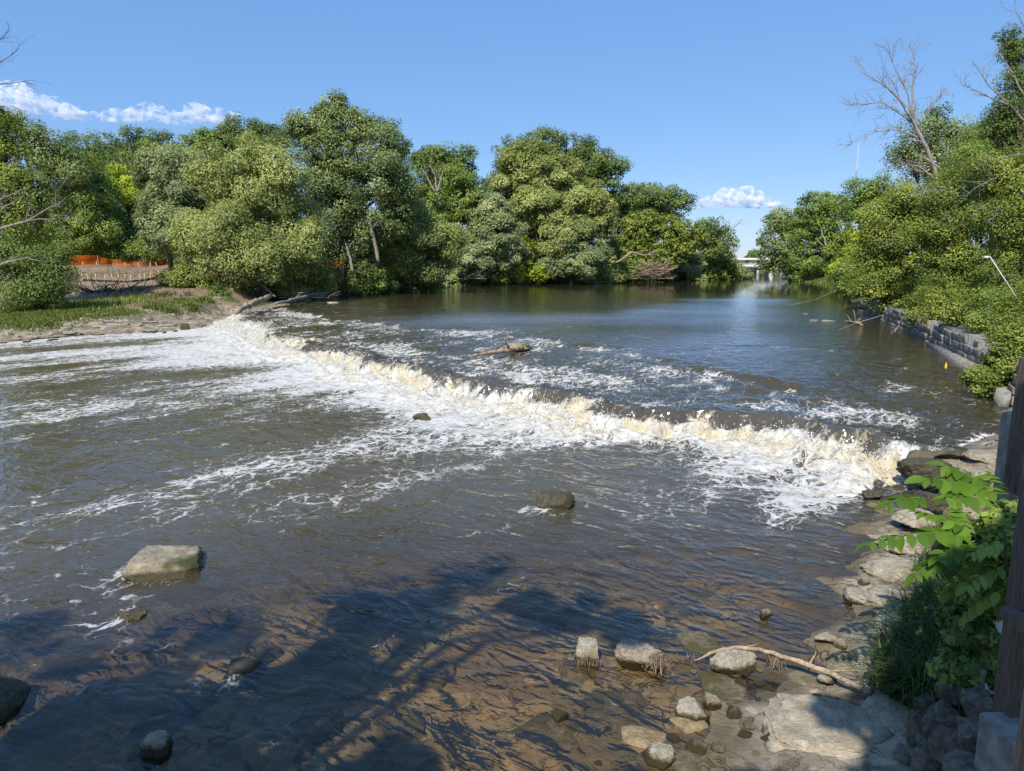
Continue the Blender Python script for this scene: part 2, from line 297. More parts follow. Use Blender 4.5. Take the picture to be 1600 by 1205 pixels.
# ------------------------------------------------------------------ ground sheet
def make_ground():
    N = 640; T = np.linspace(-1, 1, N)
    gx = 6 * np.sinh(T * 5.35) + 2; gy = 7 * np.sinh(np.linspace(-2.2, 5.1, N)) + 9
    X, Y = np.meshgrid(gx, gy); z, sd, W = terrain(X, Y); x = X.ravel(); y = Y.ravel()
    n = fbm(x * .12, y * .12, 31, 4)
    rock = W['n'] * sstep(3.4, 2.2, sd) + W['l'] * sstep(9, 5, sd + (n - .5) * 12) * sstep(-45, -33, x) + W['w'] * sstep(2.5, .8, sd) + W['r'] * .2
    rock = np.where(y > 72, rock * sstep(2.5, .5, sd), rock)
    dirt = W['l'] * sstep(-72, -62, x) * sstep(-22, -25, x) * sstep(52, 56, y) * sstep(122, 112, y) * sstep(2.5, 4, sd) * np.where(y > 63, 1, sstep(-38, -34, x)) + W['l'] * sstep(3, .5, sd) * .6
    under = sstep(.0, -1.3, sd + (fbm(x * 2, y * 2, 41) - .5) * 1.2) * W['n'] + sstep(.02, -.06, sd) * (1 - W['n'])
    I = np.arange(N * N).reshape(N, N)
    Q = np.stack([I[:-1, :-1], I[:-1, 1:], I[1:, 1:], I[1:, :-1]], -1).reshape(-1, 4)
    return struct(raw_mesh('ground', np.stack([x, y, z], 1), Q, M['ground'], None, True, {'rock': np.clip(rock, 0, 1), 'dirt': np.clip(dirt, 0, 1), 'under': np.clip(under, 0, 1), 'wet': sstep(.05, -.3, sd + (fbm(x * 3, y * 3, 43) - .5) * .5), 'grass': n}))
make_ground()
# ------------------------------------------------------------------ river, one height field cut into pool, fall and upper river
LEDGES = [  # world polyline (photo pixels at z~1), step height, foam, foam length
    ([(565,500),(600,506),(650,515),(735,517)], .16, .66, 2.6), ([(805,528),(850,533),(905,543),(955,546)], .22, .62, 1.8),
    ([(1050,572),(1100,580),(1160,590),(1215,602),(1265,606)], .24, .62, 1.3), ([(1120,545),(1190,546),(1260,551),(1400,560)], .06, .36, .8),
    ([(1205,640),(1260,645),(1330,655),(1390,668)], .15, .62, 1.0), ([(1340,622),(1420,632),(1500,645),(1590,652)], .09, .45, .8), ([(1480,672),(1530,662),(1600,660)], .14, .62, .6),
    ([(470,486),(500,492),(520,499)], .12, .6, 1.4), ([(440,478),(480,490)], .10, .5, 1.4), ([(700,545),(760,550),(830,560)], .08, .48, 2.0), ([(880,570),(940,577),(1000,592)], .08, .46, 1.5), ([(640,535),(700,548)], .08, .42, 2.0), ([(1000,556),(1050,566),(1090,570)], .08, .4, 1.2), ([(830,572),(850,600)], .12, .5, 1.0)]
BOULDERS = [(260,878,1.05), (862,785,.7), (660,652,.45), (562,935,.5), (215,955,.5), (380,1035,.5), (1255,770,.4), (5,1085,.8), (30,945,.5)]
def make_river():
    def spacing(lo, hi, f, n_est=6000):
        out = [0.]
        while out[-1] < hi: out.append(out[-1] + f(out[-1]))
        neg = [0.]
        while neg[-1] > lo: neg.append(neg[-1] - f(neg[-1]))
        return np.array(neg[:0:-1] + out)
    gs = spacing(-60, 330, lambda s: .0048 * max(13, math.hypot(16, s - 2)))
    def fd(d):
        if -2.2 < d < .8: return .05
        if d <= -2.2: return min(.05 + .012 * (-d - 2.2), .14) if d > -16 else .14 + .02 * (-d - 16)
        return min(.05 + .022 * (d - .8), 3.)
    gd = spacing(-60, 330, fd)
    S, D = np.meshgrid(gs, gd); s = S.ravel(); d = D.ravel()
    x = PB[0] + s * ts[0] + (d + crest_off(s)) * tn[0]; y = PB[1] + s * ts[1] + (d + crest_off(s)) * tn[1]
    dist = np.hypot(x, y) + 1
    lipn = fbm(s * .35, s * 0, 3, 3) - .5; fine = fbm(s * 1.6, s * 0 + 3, 9, 3) - .5
    wth = 1.25 + 1.1 * (fbm(s * .35, s * 0 + 9, 14, 3) - .35) + 1.2 * sstep(25, 50, s)
    dd = d + lipn * 2.2 + fine * 1.2 + .5 * (fbm(s * 3, d * 1.2, 77, 3) - .5)
    zu = .64 + .45 * sstep(0, 14, dd)
    q_ = np.clip(-dd / wth, 0, 1.2); fallp = np.clip(sstep(0.0, 1., q_) + .14 * np.sin(q_ * 9 + fbm(s * .6, s * 0, 15, 2) * 9) * sstep(0, .3, q_) * sstep(1, .7, q_), 0, 1)
    z = np.where(dd > 0, zu, .64 * (1 - fallp) - .04 * fallp)
    onfall = sstep(.12, -.1, dd) * sstep(-wth - .35, -wth + .15, dd)
    below = sstep(-.3 * wth, -wth, dd)
    b = np.maximum(-dd - wth, 0)
    # boil and chop
    cx = .6 * x + .8 * y; cy = -.8 * x + .6 * y
    ch = fbm(x * 1.3, y * 1.3, 51, 4) - .5; ch2 = fbm(cx * 1.1, cy * .55, 61, 4) - .5; ch3 = fbm(x * 3.6, y * 3.6, 71, 3) - .5
    rough_b = np.exp(-b / 1.6); z += below * (ch * (.42 * rough_b + .10 * np.exp(-b / 7)) + ch3 * .24 * rough_b + ch2 * (.09 * np.exp(-b / 16) + .012))
    z += below * .30 * np.exp(-((b - .5) / .7) ** 2) * (fbm(s * .9, b * .8, 87, 4) - .15)
    z += onfall * ((fbm(s * 4, d * 1.2, 91, 4) - .5) * .17 + .12 * (.5 - np.abs(fbm(s * 2.2, d * 1.4, 95, 4) - .5) * 4) * sstep(.1, .5, q_) + .12 * (fbm(s * 9, d * 7, 97, 3) - .5))
    up = sstep(-.1, .6, dd); near_rapid = sstep(26, 4, dd)
    nr2 = sstep(12, 1, dd); z += up * ((fbm(x * 1.1, y * 1.1, 101, 4) - .5) * .13 * near_rapid + (fbm(x * 3.0, y * 3.0, 107, 4) - .5) * (.05 * near_rapid + .11 * nr2))
    sd, W = shore(x, y); dep = sum(W[k] * np.interp(np.maximum(-sd, 0), *DEP[k]) for k in W)
    big = fbm(cx * .075, cy * .33, 121, 4); med = fbm(cx * .22, cy * .5, 131, 3); patch = fbm(cx * .16, cy * .22, 135, 3)
    lfar = sstep(24, 40, s); reach = (.9 + 3.4 * patch) * (.85 + .15 * sstep(6, 18, s)) + 2.2 * lfar
    foam = below * ((.74 - .10 * (s < 20)) * np.exp(-(b / reach) ** 1.5) + .24 * np.exp(-b / 9.) * (.6 + .4 * sstep(6, 18, s)) + .19 * sstep(45, 6, b) + .07 * sstep(8, 20, s))
    foam += below * (lfar * .10 * sstep(26, 4, b) + (1.0 + .5 * lfar) * (big - .5) * sstep(1.0, 4, b) + .5 * (med - .5) * sstep(.6, 3, b))
    quiet = sstep(15.5, 12.0, np.hypot(x - 1.0, y - .5)); foam = foam * (1 - .85 * quiet * below)
    foam *= 1 - .9 * sstep(-1.5, -.2, sd) * (dd < -1.5) * W['n']
    foam = np.where(sd > -1.2, foam * .6, foam)
    breakn = fbm(s * .42, s * 0 + 1.7, 141, 3); lip2 = fbm(s * 1.3, s * 0 + 5.1, 143, 3)
    foam += onfall * np.clip(.26 + .46 * sstep(.0, .75, q_) + 1.1 * (breakn - .45) + .9 * (lip2 - .5) + .8 * (fbm(s * 2.6, d * 2.2, 147, 3) - .5), .1, .86) + sstep(26, 42, s) * onfall * .15
    warm = np.clip(onfall * (1.1 - .7 * q_) * sstep(.24, .5, fbm(s * .3, s * 0 + 3.3, 149, 3)) + below * np.exp(-b / 1.2) * .55, 0, 1)
    foam += up * nr2 * sstep(5, .5, dd) * .16; foam += up * near_rapid * (.13 + .55 * (fbm(x * .3, y * .3, 151, 4) - .5))
    for pts, hgt, fo, ln in LEDGES:
        P = np.array([at(u, v, .92)[:2] for u, v in pts]); best = np.full(x.shape, 1e9); sg = np.zeros_like(x); along = np.zeros_like(x)
        sel = np.where((abs(x - P[:, 0].mean()) < 14) & (abs(y - P[:, 1].mean()) < 14))[0]; xx = x[sel] + (fbm(x[sel] * .8, y[sel] * .8, 161, 3) - .5) * 1.0; yy = y[sel] + (fbm(x[sel] * .8, y[sel] * .8, 171, 3) - .5) * 1.0
        bb = np.full(sel.shape, 1e9); ss = np.zeros(sel.shape)
        for i in range(len(P) - 1):
            e = P[i + 1] - P[i]; L = e @ e; tt = ((xx - P[i][0]) * e[0] + (yy - P[i][1]) * e[1]) / L; tc = np.clip(tt, 0, 1)
            q = np.hypot(xx - P[i][0] - tc * e[0], yy - P[i][1] - tc * e[1]); c = ((xx - P[i][0]) * e[1] - (yy - P[i][1]) * e[0])
            k = q < bb; bb = np.where(k, q, bb); ss = np.where(k, np.where((c * np.sign(e[0])) > 0, q, -q), ss)   # positive = downstream (towards -y)
        ends = np.minimum(np.hypot(xx - P[0][0], yy - P[0][1]), np.hypot(xx - P[-1][0], yy - P[-1][1])); fade = np.where(bb > abs(ss) + .01, 0, 1) * sstep(0, .8, ends)
        z[sel] += fade * up[sel] * (hgt * .75 * np.exp(-((ss + .28) / .42) ** 2) - hgt * .45 * np.exp(-((ss - .25) / .3) ** 2) + hgt * .5 * np.exp(-((ss - .7) / .4) ** 2) * (fbm(xx * 2.2, yy * 2.2, 181, 3) - .1))
        foam[sel] += fade * up[sel] * fo * .62 * (.35 + 1.1 * fbm(xx * .7, yy * .7, 191, 3)) * sstep(-.15, .25, ss) * np.exp(-np.maximum(ss - .3, 0) / ln)
        warm[sel] += fade * .35 * sstep(0, .3, ss) * np.exp(-ss / ln)
    for u, v, r in BOULDERS:                                  # wakes below the boulders
        q = at(u, v, .1); ax = (x - q[0]) * .6 + (y - q[1]) * .8; ay = -(x - q[0]) * .8 + (y - q[1]) * .6
        foam += .32 * below * np.exp(-(ay / r / .9) ** 2) * sstep(.3, -.3, ax) * np.exp(ax / (r * 1.8)) * (ax < .3)
    q = at(1240, 762, 0); ax = x - q[0]; ay = y - q[1]; foam += .95 * np.exp(-(ax * .8 - ay * .25) ** 2 / .75 ** 2) * np.exp(-((ay + .12 * ax) / .13) ** 2)   # the bright raft of foam near the shelf
    q = at(300, 517, 0); foam += 1.0 * sstep(1., .6, ((x - q[0] - 1.2) / 3.4) ** 2 + ((y - q[1]) / 2.2) ** 2) * (sd < -.25)
    clear = np.exp(-dep * 2.3) * sstep(9, 0, -sd) * (.55 + .45 * sstep(17, 9, dist)) * (1 - .85 * onfall); clear = np.where(up > .5, clear * .85, clear)
    clear = np.maximum(clear, .93 * sstep(16.5, 8.3, np.hypot(x - 1.2, y)) * below)
    clear = np.maximum(clear, .55 * W['w'] * sstep(9, 1, -sd) * up)
    calm = sstep(22, 75, dd)
    rip = np.where(below > .5, .85 - .25 * sstep(4, 14, b), (.95 + .4 * nr2) * (1 - calm) + .04 * calm) * (1 - .5 * sstep(-1.5, 0, sd))
    rip *= (1 - .6 * sstep(30, 120, dist)) * (1 - .35 * sstep(15, 9, dist))
    flow = np.stack([cy, cx, z * 0], 1) * 1.
    flow2 = np.stack([s, d, z * 0], 1)
    ns, nd = len(gs), len(gd)
    V = np.stack([x, y, z], 1); G = V.reshape(nd, ns, 3); du = np.gradient(G, axis=1); dv = np.gradient(G, axis=0); NN = np.cross(du, dv).reshape(-1, 3); NN *= np.sign(NN[:, 2:3]); NN /= np.linalg.norm(NN, axis=1, keepdims=True) + 1e-9
    A = {'foam': np.clip(foam, 0, 1.15), 'clear': np.clip(clear, 0, .9), 'warm': np.clip(warm, 0, 1), 'rip': rip, 'fall': onfall, 'flow': flow, 'flow2': flow2, 'wind': up * sstep(2, 8, dd) * sstep(0, -14, y - 66 - np.clip(x - 8, 0, 12) * 2.2) * np.clip(.35 + 1.6 * (fbm(x * .05, y * .09, 201, 3) - .25), 0, 1) * (1 - .85 * sstep(9.5, 4, -sd) * (x > 8)) * (1 - .7 * W['l'] * sstep(14, 3, -sd)), 'fleck': np.clip(below + onfall + up * near_rapid, 0, 1) * (1 - .7 * quiet), 'aer': np.clip(below + onfall, 0, 1) + .45 * up * near_rapid}
    keep = (sd < 1.0).reshape(nd, ns)
    i0 = int(np.searchsorted(gd, -1.55)); i1 = int(np.searchsorted(gd, .45))
    res = []
    for name, a, bq in (('river_pool', 0, i0), ('weir_fall', i0, i1), ('river', i1, nd - 1)):
        I = np.arange((bq - a + 1) * ns).reshape(-1, ns); Q = np.stack([I[:-1, :-1], I[1:, :-1], I[1:, 1:], I[:-1, 1:]], -1).reshape(-1, 4)
        kk = keep[a:bq + 1]; kq = (kk[:-1, :-1] | kk[1:, :-1] | kk[1:, 1:] | kk[:-1, 1:]).ravel(); Q = Q[kq]
        sl = slice(a * ns, (bq + 1) * ns); used = np.unique(Q); remap = np.full(I.size, -1); remap[used] = np.arange(len(used))
        # face winding: make normals point up
        o = raw_mesh(name, V[sl][used], remap[Q][:, ::-1], M['water'], None, True, {k: v[sl][used] for k, v in A.items()})
        if o.data.polygons[0].normal.z < 0: o.data.flip_normals()
        o.data.normals_split_custom_set_from_vertices(NN[sl][used].tolist()); struct(o); res.append(o)
    return dict(s=s, d=d, x=x, y=y, z=z, onfall=onfall, b=b, below=below, foam=foam, sd=sd, dist=dist)
RV = make_river()
def spray():
    """droplets thrown up where the falling water breaks."""
    w = (RV['onfall'] * .5 + RV['below'] * np.exp(-RV['b'] / .6)) * (RV['sd'] < -.4) * (RV['foam'] > .55) * RV['dist'] ** 1.1 * .3
    w *= (np.abs(RV['s']) < 70); idx = rng.choice(len(w), 15000, p=w / w.sum())
    P = np.stack([RV['x'][idx], RV['y'][idx], RV['z'][idx]], 1) + rng.normal(0, .08, (15000, 3)); P[:, 2] += np.abs(rng.normal(0, .10, 15000)) * rng.uniform(0, 1.3, 15000)
    r = rng.uniform(.006, .017, 15000) * (1 + RV['dist'][idx] / 45)
    O = np.array([(1,0,0),(-1,0,0),(0,1,0),(0,-1,0),(0,0,1.2),(0,0,-1.2)]); T = np.array([(0,2,4),(2,1,4),(1,3,4),(3,0,4),(2,0,5),(1,2,5),(3,1,5),(0,3,5)])
    V = (P[:, None] + O[None] * r[:, None, None]).reshape(-1, 3); Fq = (np.arange(15000)[:, None, None] * 6 + T[None]).reshape(-1, 3)
    t = NT('spray'); c = (.84, .82, .74); m = t.done(t.mixs(.3, t.sh('ShaderNodeBsdfDiffuse', Color=c), t.sh('ShaderNodeBsdfTranslucent', Color=c)))
    struct(raw_mesh('spray', V, Fq, m, None, True), 'stuff')
spray()
# ------------------------------------------------------------------ rocks
def rock_mesh(size, planes=12, seed=0, flat=.35, nz=.10, sub=5, box=None):
    import bmesh
    r = np.random.default_rng(seed); bm = bmesh.new(); bmesh.ops.create_icosphere(bm, subdivisions=sub, radius=1.0)
    V = np.array([v.co[:] for v in bm.verts]); Q = np.array([[v.index for v in f.verts] for f in bm.faces]); bm.free()
    V *= 1.25
    nrm = [np.array(n, float) for n in ((0, 0, 1), (0, 0, -1))]
    if box is not None: nrm += [np.array(n, float) for n in ((1, .12, .1), (-1, .1, .15), (.1, 1, .2), (-.1, -1, .25))]
    for _ in range(planes): nrm.append(r.normal(0, 1, 3))
    for i, n in enumerate(nrm):
        n = n / np.linalg.norm(n); h = (.72 if i < 2 else r.uniform(.62, .95)) if box is None else (.8 if i < 6 else r.uniform(.9, 1.12))
        dd = V @ n - h; V -= np.where(dd > 0, dd, 0)[:, None] * n * .93
    off = r.uniform(0, 50)
    def n3(p, f): return fbm(p[:, 0] * f + off, p[:, 1] * f + p[:, 2] * f * 1.3, seed, 4) + fbm(p[:, 2] * f + off, p[:, 0] * f - p[:, 1] * f, seed + 9, 4) - 1
    V *= (1 + nz * 2.2 * n3(V, 1.2) + nz * 1.0 * n3(V, 4.5) + nz * .5 * n3(V, 11))[:, None]
    return V * np.asarray(size) / 2, Q
def rock(name, label, loc, size, mat, cat='rock', rot=0., group=None, seed=0, tilt=0., **kw):
    V, Q = rock_mesh(size, seed=seed, **kw)
    if tilt: V = np.stack([V[:, 0] * math.cos(tilt) - V[:, 2] * math.sin(tilt), V[:, 1], V[:, 0] * math.sin(tilt) + V[:, 2] * math.cos(tilt)], 1)
    o = raw_mesh(name, V, Q, mat, None, True); o.location = [float(c) for c in loc]; o.rotation_euler = (0, 0, rot)
    md = o.data; md.set_sharp_from_angle(angle=rad(38)) if hasattr(md, 'set_sharp_from_angle') else None
    return tag(o, label, cat, group)
RK_tan = mat_rock('rock_tan', (.25, .205, .135), (.50, .43, .31), .03, .0)
RK_moss = mat_rock('rock_mossy', (.21, .17, .11), (.40, .34, .24), .05, .36, scale=4.5)
RK_dark = mat_rock('rock_dark', (.05, .045, .03), (.13, .115, .07), None, .38, (.055, .055, .02))
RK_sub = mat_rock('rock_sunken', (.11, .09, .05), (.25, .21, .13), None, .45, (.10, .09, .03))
RK_pale = mat_rock('rock_pale', (.32, .28, .2), (.56, .5, .38), .02, .0)
RK_up = mat_rock('rock_upstream', (.32, .25, .17), (.6, .5, .38), .95, .0)
RK_ledge = mat_rock('rock_ledge', (.30, .25, .17), (.55, .475, .35), -.02, .0, scale=7)
RK_bed = mat_rock('rock_bed', (.20, .14, .07), (.42, .31, .17), None, .0, scale=9)
def pxrock(name, label, u, v, wpx, hpx, z, mat, dz=0., depth=.8, **kw):
    p = at(u, v, z); k = pxm(v, p[1]); w = wpx * k; h = hpx * k * 1.25
    return rock(name, label, (p[0], p[1], z + dz), (w, w * depth, h), mat, **kw)
pxrock('boulder', 'big flat-topped tan boulder with moss on its dark side, alone in the pool', 260, 882, 124, 32, .0, RK_moss, .0, .95, cat='boulder', seed=3, box=1, planes=6, rot=.25, tilt=-.07, nz=.06)
pxrock('boulder', 'rounded olive brown boulder with water breaking round it below the weir', 862, 786, 60, 34, .0, RK_dark, .0, .9, cat='boulder', seed=5, nz=.06)
pxrock('rock', 'small dark wet rock poking out of the white water', 660, 653, 26, 12, .02, RK_dark, .02, .8, seed=8)
pxrock('boulder', 'dark mossy boulder cut off by the left edge of the photo', -4, 1098, 92, 40, .0, RK_dark, .0, 1.4, cat='boulder', seed=12, tilt=-.3)
pxrock('boulder', 'round dark boulder just under the water near the pool middle', 380, 1037, 50, 30, -.05, RK_dark, -.09, 1., cat='boulder', seed=14, planes=3)
pxrock('rock', 'square tan rock glowing under shallow water at the bottom edge', 246, 1170, 46, 38, -.03, RK_tan, .01, .9, seed=15, box=1)
pxrock('rock', 'dark weedy rock downstream of the big flat boulder', 212, 957, 38, 14, .0, RK_dark, -.03, .9, seed=18)
pxrock('rock', 'smooth dark stone under a hump of fast water', 558, 937, 60, 14, -.06, RK_dark, -.06, 1., seed=19)
pxrock('rock', 'upright pale block with a stringy weed skirt standing in the shallows', 916, 1026, 38, 38, .0, RK_pale, .07, .9, seed=21, box=1, planes=5)
r2 = pxrock('rock', 'tan rock draped in dried brown weed at the end of the branch', 1000, 1030, 62, 42, .0, RK_tan, .05, .7, seed=23, planes=7)
pxrock('rock', 'wedge-shaped pale rock lying just under the long branch', 1146, 1042, 62, 30, .0, RK_pale, .05, .6, seed=24, planes=8, rot=.2)
pxrock('rock', 'oval cream coloured rock lying in the shallows', 1081, 1118, 42, 30, -.02, RK_pale, .05, .75, seed=26, planes=4)
pxrock('rock', 'grey pointed rock behind the oval cream rock', 1110, 1104, 28, 26, -.02, RK_tan, .06, .8, seed=27)
pxrock('rock', 'small angular rock right of the oval cream rock', 1146, 1118, 24, 14, -.02, RK_tan, .02, .8, seed=28)
pxrock('rock', 'flat yellowish rock near the pale shelf edge', 1288, 998, 32, 12, .02, RK_pale, .02, .8, seed=31)
pxrock('rock', 'small round rock beside the flat yellowish rock', 1314, 1010, 18, 13, .02, RK_tan, .02, .9, seed=32)
pxrock('rock', 'little dark rock alone in open shallow water', 1197, 961, 15, 13, .0, RK_tan, .02, .9, seed=33)
pxrock('rock', 'rounded tan rock tucked under the branch', 1291, 1062, 28, 14, .03, RK_pale, .02, .8, seed=34)
pxrock('rock', 'jagged yellow rock at the bottom edge of the shallows', 1028, 1188, 52, 36, -.04, RK_pale, .03, .8, seed=35, planes=12)
pxrock('rock', 'reddish brown chipped rock between slabs in the shallows', 1090, 1172, 32, 22, -.03, RK_tan, .01, .8, seed=36)
pxrock('rock', 'pale rock poking out among the weedy bed', 876, 1120, 24, 16, -.04, RK_tan, .02, .9, seed=37)
pxrock('rock', 'low tan rock at the inner end of the slab shelf', 1165, 1150, 30, 12, -.02, RK_tan, .0, .8, seed=38)
pxrock('rock', 'little mossy rock in the water beside the shelf', 1349, 912, 16, 11, .02, RK_moss, .02, .9, seed=39)
pxrock('rock', 'broad flat boulder of yellow limestone at the shelf edge', 1336, 935, 42, 24, .03, RK_pale, .0, .9, cat='rock', seed=40, planes=5)
pxrock('rock', 'flat rock with brown moss in still water by the foam raft', 1362, 772, 30, 10, .02, RK_dark, .0, .9, seed=41)
for u, v, w, h, z, sd_, lb in [(680, 1046, 66, 30, -.13, 51, 'square sunken slab with a bright olive top'), (1092, 1005, 84, 60, -.06, 52, 'broad grey slab under shallow water near the branch tip'), (1085, 925, 70, 44, -.14, 53, 'pale slab seen through ripples in deeper water'), (905, 915, 76, 28, -.18, 54, 'rough slab under rippled water mid pool'), (620, 1130, 90, 34, -.16, 55, 'large rounded slab on the weedy bed'), (960, 1110, 120, 40, -.09, 56, 'wide cracked slab under clear water at the bottom'), (850, 1150, 110, 40, -.11, 57, 'long dark slab lying across the bottom'), (1130, 1075, 90, 30, -.05, 58, 'brown slab just below the branch'), (1195, 893, 50, 18, -.10, 59, 'small sunken slab off the shelf'), (975, 858, 50, 16, -.14, 60, 'yellowish sunken slab in fast water'), (500, 1125, 80, 26, -.2, 61, 'olive slab in the shaded part of the bed'), (300, 1080, 90, 30, -.2, 62, 'sunken slab in the dark water at the lower edge'), (1080, 1190, 80, 26, -.04, 63, 'thin slab beside the reddish chipped rock')]:
    p = at(u, v, z); k = pxm(v, p[1])
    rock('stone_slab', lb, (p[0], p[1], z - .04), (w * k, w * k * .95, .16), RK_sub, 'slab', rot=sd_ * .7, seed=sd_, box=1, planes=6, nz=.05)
for i in range(46):                                            # flat stones lying on the bed
    u = rng.uniform(60, 1250); v = rng.uniform(905, 1205); p = at(u, v, -.2); g_ = ground(p[0], p[1]); w = rng.uniform(.25, .7)
    if g_ > -.04: continue
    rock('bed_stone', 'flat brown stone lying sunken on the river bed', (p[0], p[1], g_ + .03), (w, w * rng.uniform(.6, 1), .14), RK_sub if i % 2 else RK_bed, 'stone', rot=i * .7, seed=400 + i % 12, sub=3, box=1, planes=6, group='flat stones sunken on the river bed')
for i in range(34):                                            # loose cobbles on the clear bed
    u = rng.uniform(780, 1320); v = rng.uniform(1040, 1200); p = at(u, v, -.1); g_ = ground(p[0], p[1]); w = rng.uniform(.05, .16)
    rock('cobble', 'small brown cobble lying on the shallow river bed', (p[0], p[1], g_ + .02), (w, w * .8, w * .5), RK_sub if i % 3 else RK_tan, 'cobble', rot=i, seed=100 + i, sub=3, planes=5, group='cobbles on the shallow bed')
for u, v, w, dp, h, z, sd_, lb in [(1298, 1150, 205, .75, .26, .0, 71, 'large pale cracked slab shelf with an orange leaf on it'), (1415, 850, 86, .8, .2, .1, 72, 'pale limestone ledge below the long leafy spray'), (1398, 890, 96, .7, .22, .06, 73, 'broad lit limestone ledge beside the water'), (1388, 940, 100, .75, .2, .04, 74, 'cracked pale ledge next to the mossy shallows'), (1400, 985, 96, .7, .2, .06, 75, 'low pale ledge against the tussock grass'), (1362, 1030, 70, .7, .14, .02, 76, 'small pale ledge at the inner end of the branch'), (1440, 812, 80, .8, .18, .2, 77, 'tan ledge under the single leaf spray'), (1395, 1130, 110, .8, .2, .06, 78, 'shaded slab between the orange leaf and the rubble')]:
    p = at(u, v, z); k = pxm(v, p[1]); rock('rock_ledge', lb, (p[0], p[1], max(z, ground(p[0], p[1]) - .04)), (w * k, w * k * dp * 1.15, h), RK_ledge, 'ledge', rot=sd_ * .35, seed=sd_, planes=9, box=1, nz=.13)
for u, v, w, h, z, sd_, lb in [(1455, 782, 52, 26, .35, 81, 'dark split rock under the leafy sprays'), (1490, 772, 44, 26, .4, 82, 'dark tilted rock beside the split rock'), (1505, 800, 50, 22, .4, 83, 'grey flat rock under the saplings'), (1545, 715, 60, 16, .75, 84, 'flat layered rock at the foot of the concrete wall'), (1525, 740, 50, 16, .62, 85, 'thin rock ledge below the layered rock'), (1452, 738, 84, 34, .45, 86, 'wet dark ledge rock at the end of the weir'), (1568, 735, 40, 22, .7, 87, 'brown block against the concrete wall'), (1500, 712, 60, 16, .66, 88, 'low wet rock beside the small side fall')]:
    pxrock('rock', lb, u, v, w, h, z, RK_dark if sd_ in (81, 82, 86, 88) else RK_tan, 0, .8, seed=sd_, planes=8)
RK_rub = mat_rock('rubble', (.10, .085, .06), (.27, .235, .175)); RK_rub2 = mat_rock('rubble_pale', (.12, .105, .08), (.34, .30, .23))
for i, (u, v, w, h) in enumerate([(1440, 1150, 50, 60), (1470, 1125, 46, 50), (1490, 1170, 56, 56), (1520, 1150, 46, 50), (1460, 1195, 60, 50), (1510, 1205, 60, 40), (1445, 1105, 40, 36), (1530, 1100, 44, 40), (1490, 1085, 44, 34), (1425, 1190, 40, 46)]):
    pxrock('rubble_stone', ['grey broken stone in the shaded rubble heap by the footing', 'pale angular stone in the shaded rubble heap by the footing'][i % 2], u, v, w, h, .3 + .008 * (u - 1440), RK_rub2 if i % 2 else RK_rub, 0, .9, cat='stone', seed=120 + i, planes=10, group='rubble stones by the deck footing')
for u, v, w, h, lb, pl in [(1258, 492, 12, 5, 'tiny pale rock farthest out in the upper river', 4), (1271, 502, 14, 6, 'pale rock left of the flat pair upstream', 5), (1297, 503, 24, 6, 'flat pale rock right of the small one upstream', 6), (520, 474, 16, 5, 'flat tan rock in calm water above the weir', 5)]:
    pxrock('rock', lb, u, v, w, h, 1.0, RK_up, -.03, .7, seed=u, planes=pl)
for i in range(70):                                            # ledge stones of the left shore
    t_ = rng.uniform(0, 1); P = [(0, 527, .25), (70, 523, .2), (120, 516, .25), (230, 512, .3), (300, 506, .4), (345, 492, .6)]; j = min(int(t_ * 5), 4); f = t_ * 5 - j
    u = P[j][0] + f * (P[j + 1][0] - P[j][0]); v = P[j][1] + f * (P[j + 1][1] - P[j][1]) + rng.uniform(-14, 6) * (1 if i > 20 else .4); p = at(u, v, .2); g_ = ground(p[0], p[1]); w = rng.uniform(.4, 1.7) * (.5 if i > 35 else 1)
    rock('shore_stone', 'flat tan ledge stone along the left shoreline', (p[0], p[1], max(g_, -.05) + .04), (w, w * .6, rng.uniform(.14, .42)), RK_tan, 'stone', rot=rng.uniform(-.4, .4) + .9, seed=300 + i % 9, sub=3, planes=6, box=1, group='flat stones along the left shore')
for u, v, w, h, lb in [(290, 505, 14, 14, 'dark knobbly stone at the water edge of the left shelf'), (43, 490, 14, 8, 'pale lump of stone in the left grass'), (296, 484, 10, 8, 'dark clod on the left rock shelf'), (258, 478, 12, 8, 'brown clod at the foot of the dirt slope'), (110, 520, 26, 9, 'long dark stone at the left water edge')]:
    p = at(u, v, .5); p = np.array((p[0], p[1], 0)); g_ = ground(p[0], p[1]); k = pxm(v, p[1]); rock('stone', lb, (p[0], p[1], g_ + h * k * .3), (w * k, w * k * .8, h * k * 1.2), RK_dark, 'stone', seed=u)
# strands of dried weed on rocks and branch
def weed(parent_label, pts, n, ln, name='dried_weed'):
    V = []; Q = []; k = 0
    for i in range(n):
        p = pts[rng.integers(len(pts))] + rng.normal(0, .025, 3); d = rng.normal(0, .25, 3); d[2] = -1; L = ln * rng.uniform(.5, 1.2); a = rng.uniform(0, 6.3); w = np.array((math.cos(a), math.sin(a), 0)) * .0035
        V += [p - w, p + w, p + d * L + w, p + d * L - w]; Q.append((k, k + 1, k + 2, k + 3)); k += 4
    return tag(raw_mesh(name, V, Q, LEAF['dry'], fattrs={'tone': rng.uniform(0, 1, n)}), parent_label, 'weed')
pk = pxm(1030, at(1000, 1030, .1)[1])
weed('dried brown weed strands hanging over the tan rock', [at(980 + i * 7, 1012 + i * 2.2, .16) for i in range(9)], 420, .14)
weed('dried weed strands trailing from the tan rock towards the branch', [at(1040 + i * 8, 1026, .05) for i in range(7)], 160, .05)
weed('weed strands hanging off the middle of the long branch', [at(1205 + i * 5, 1022 + i * 1.8, .16) for i in range(4)], 90, .16)
weed('brown weed skirt round the upright pale block', [at(902 + i * 6, 1030, .05) for i in range(6)], 120, .08)
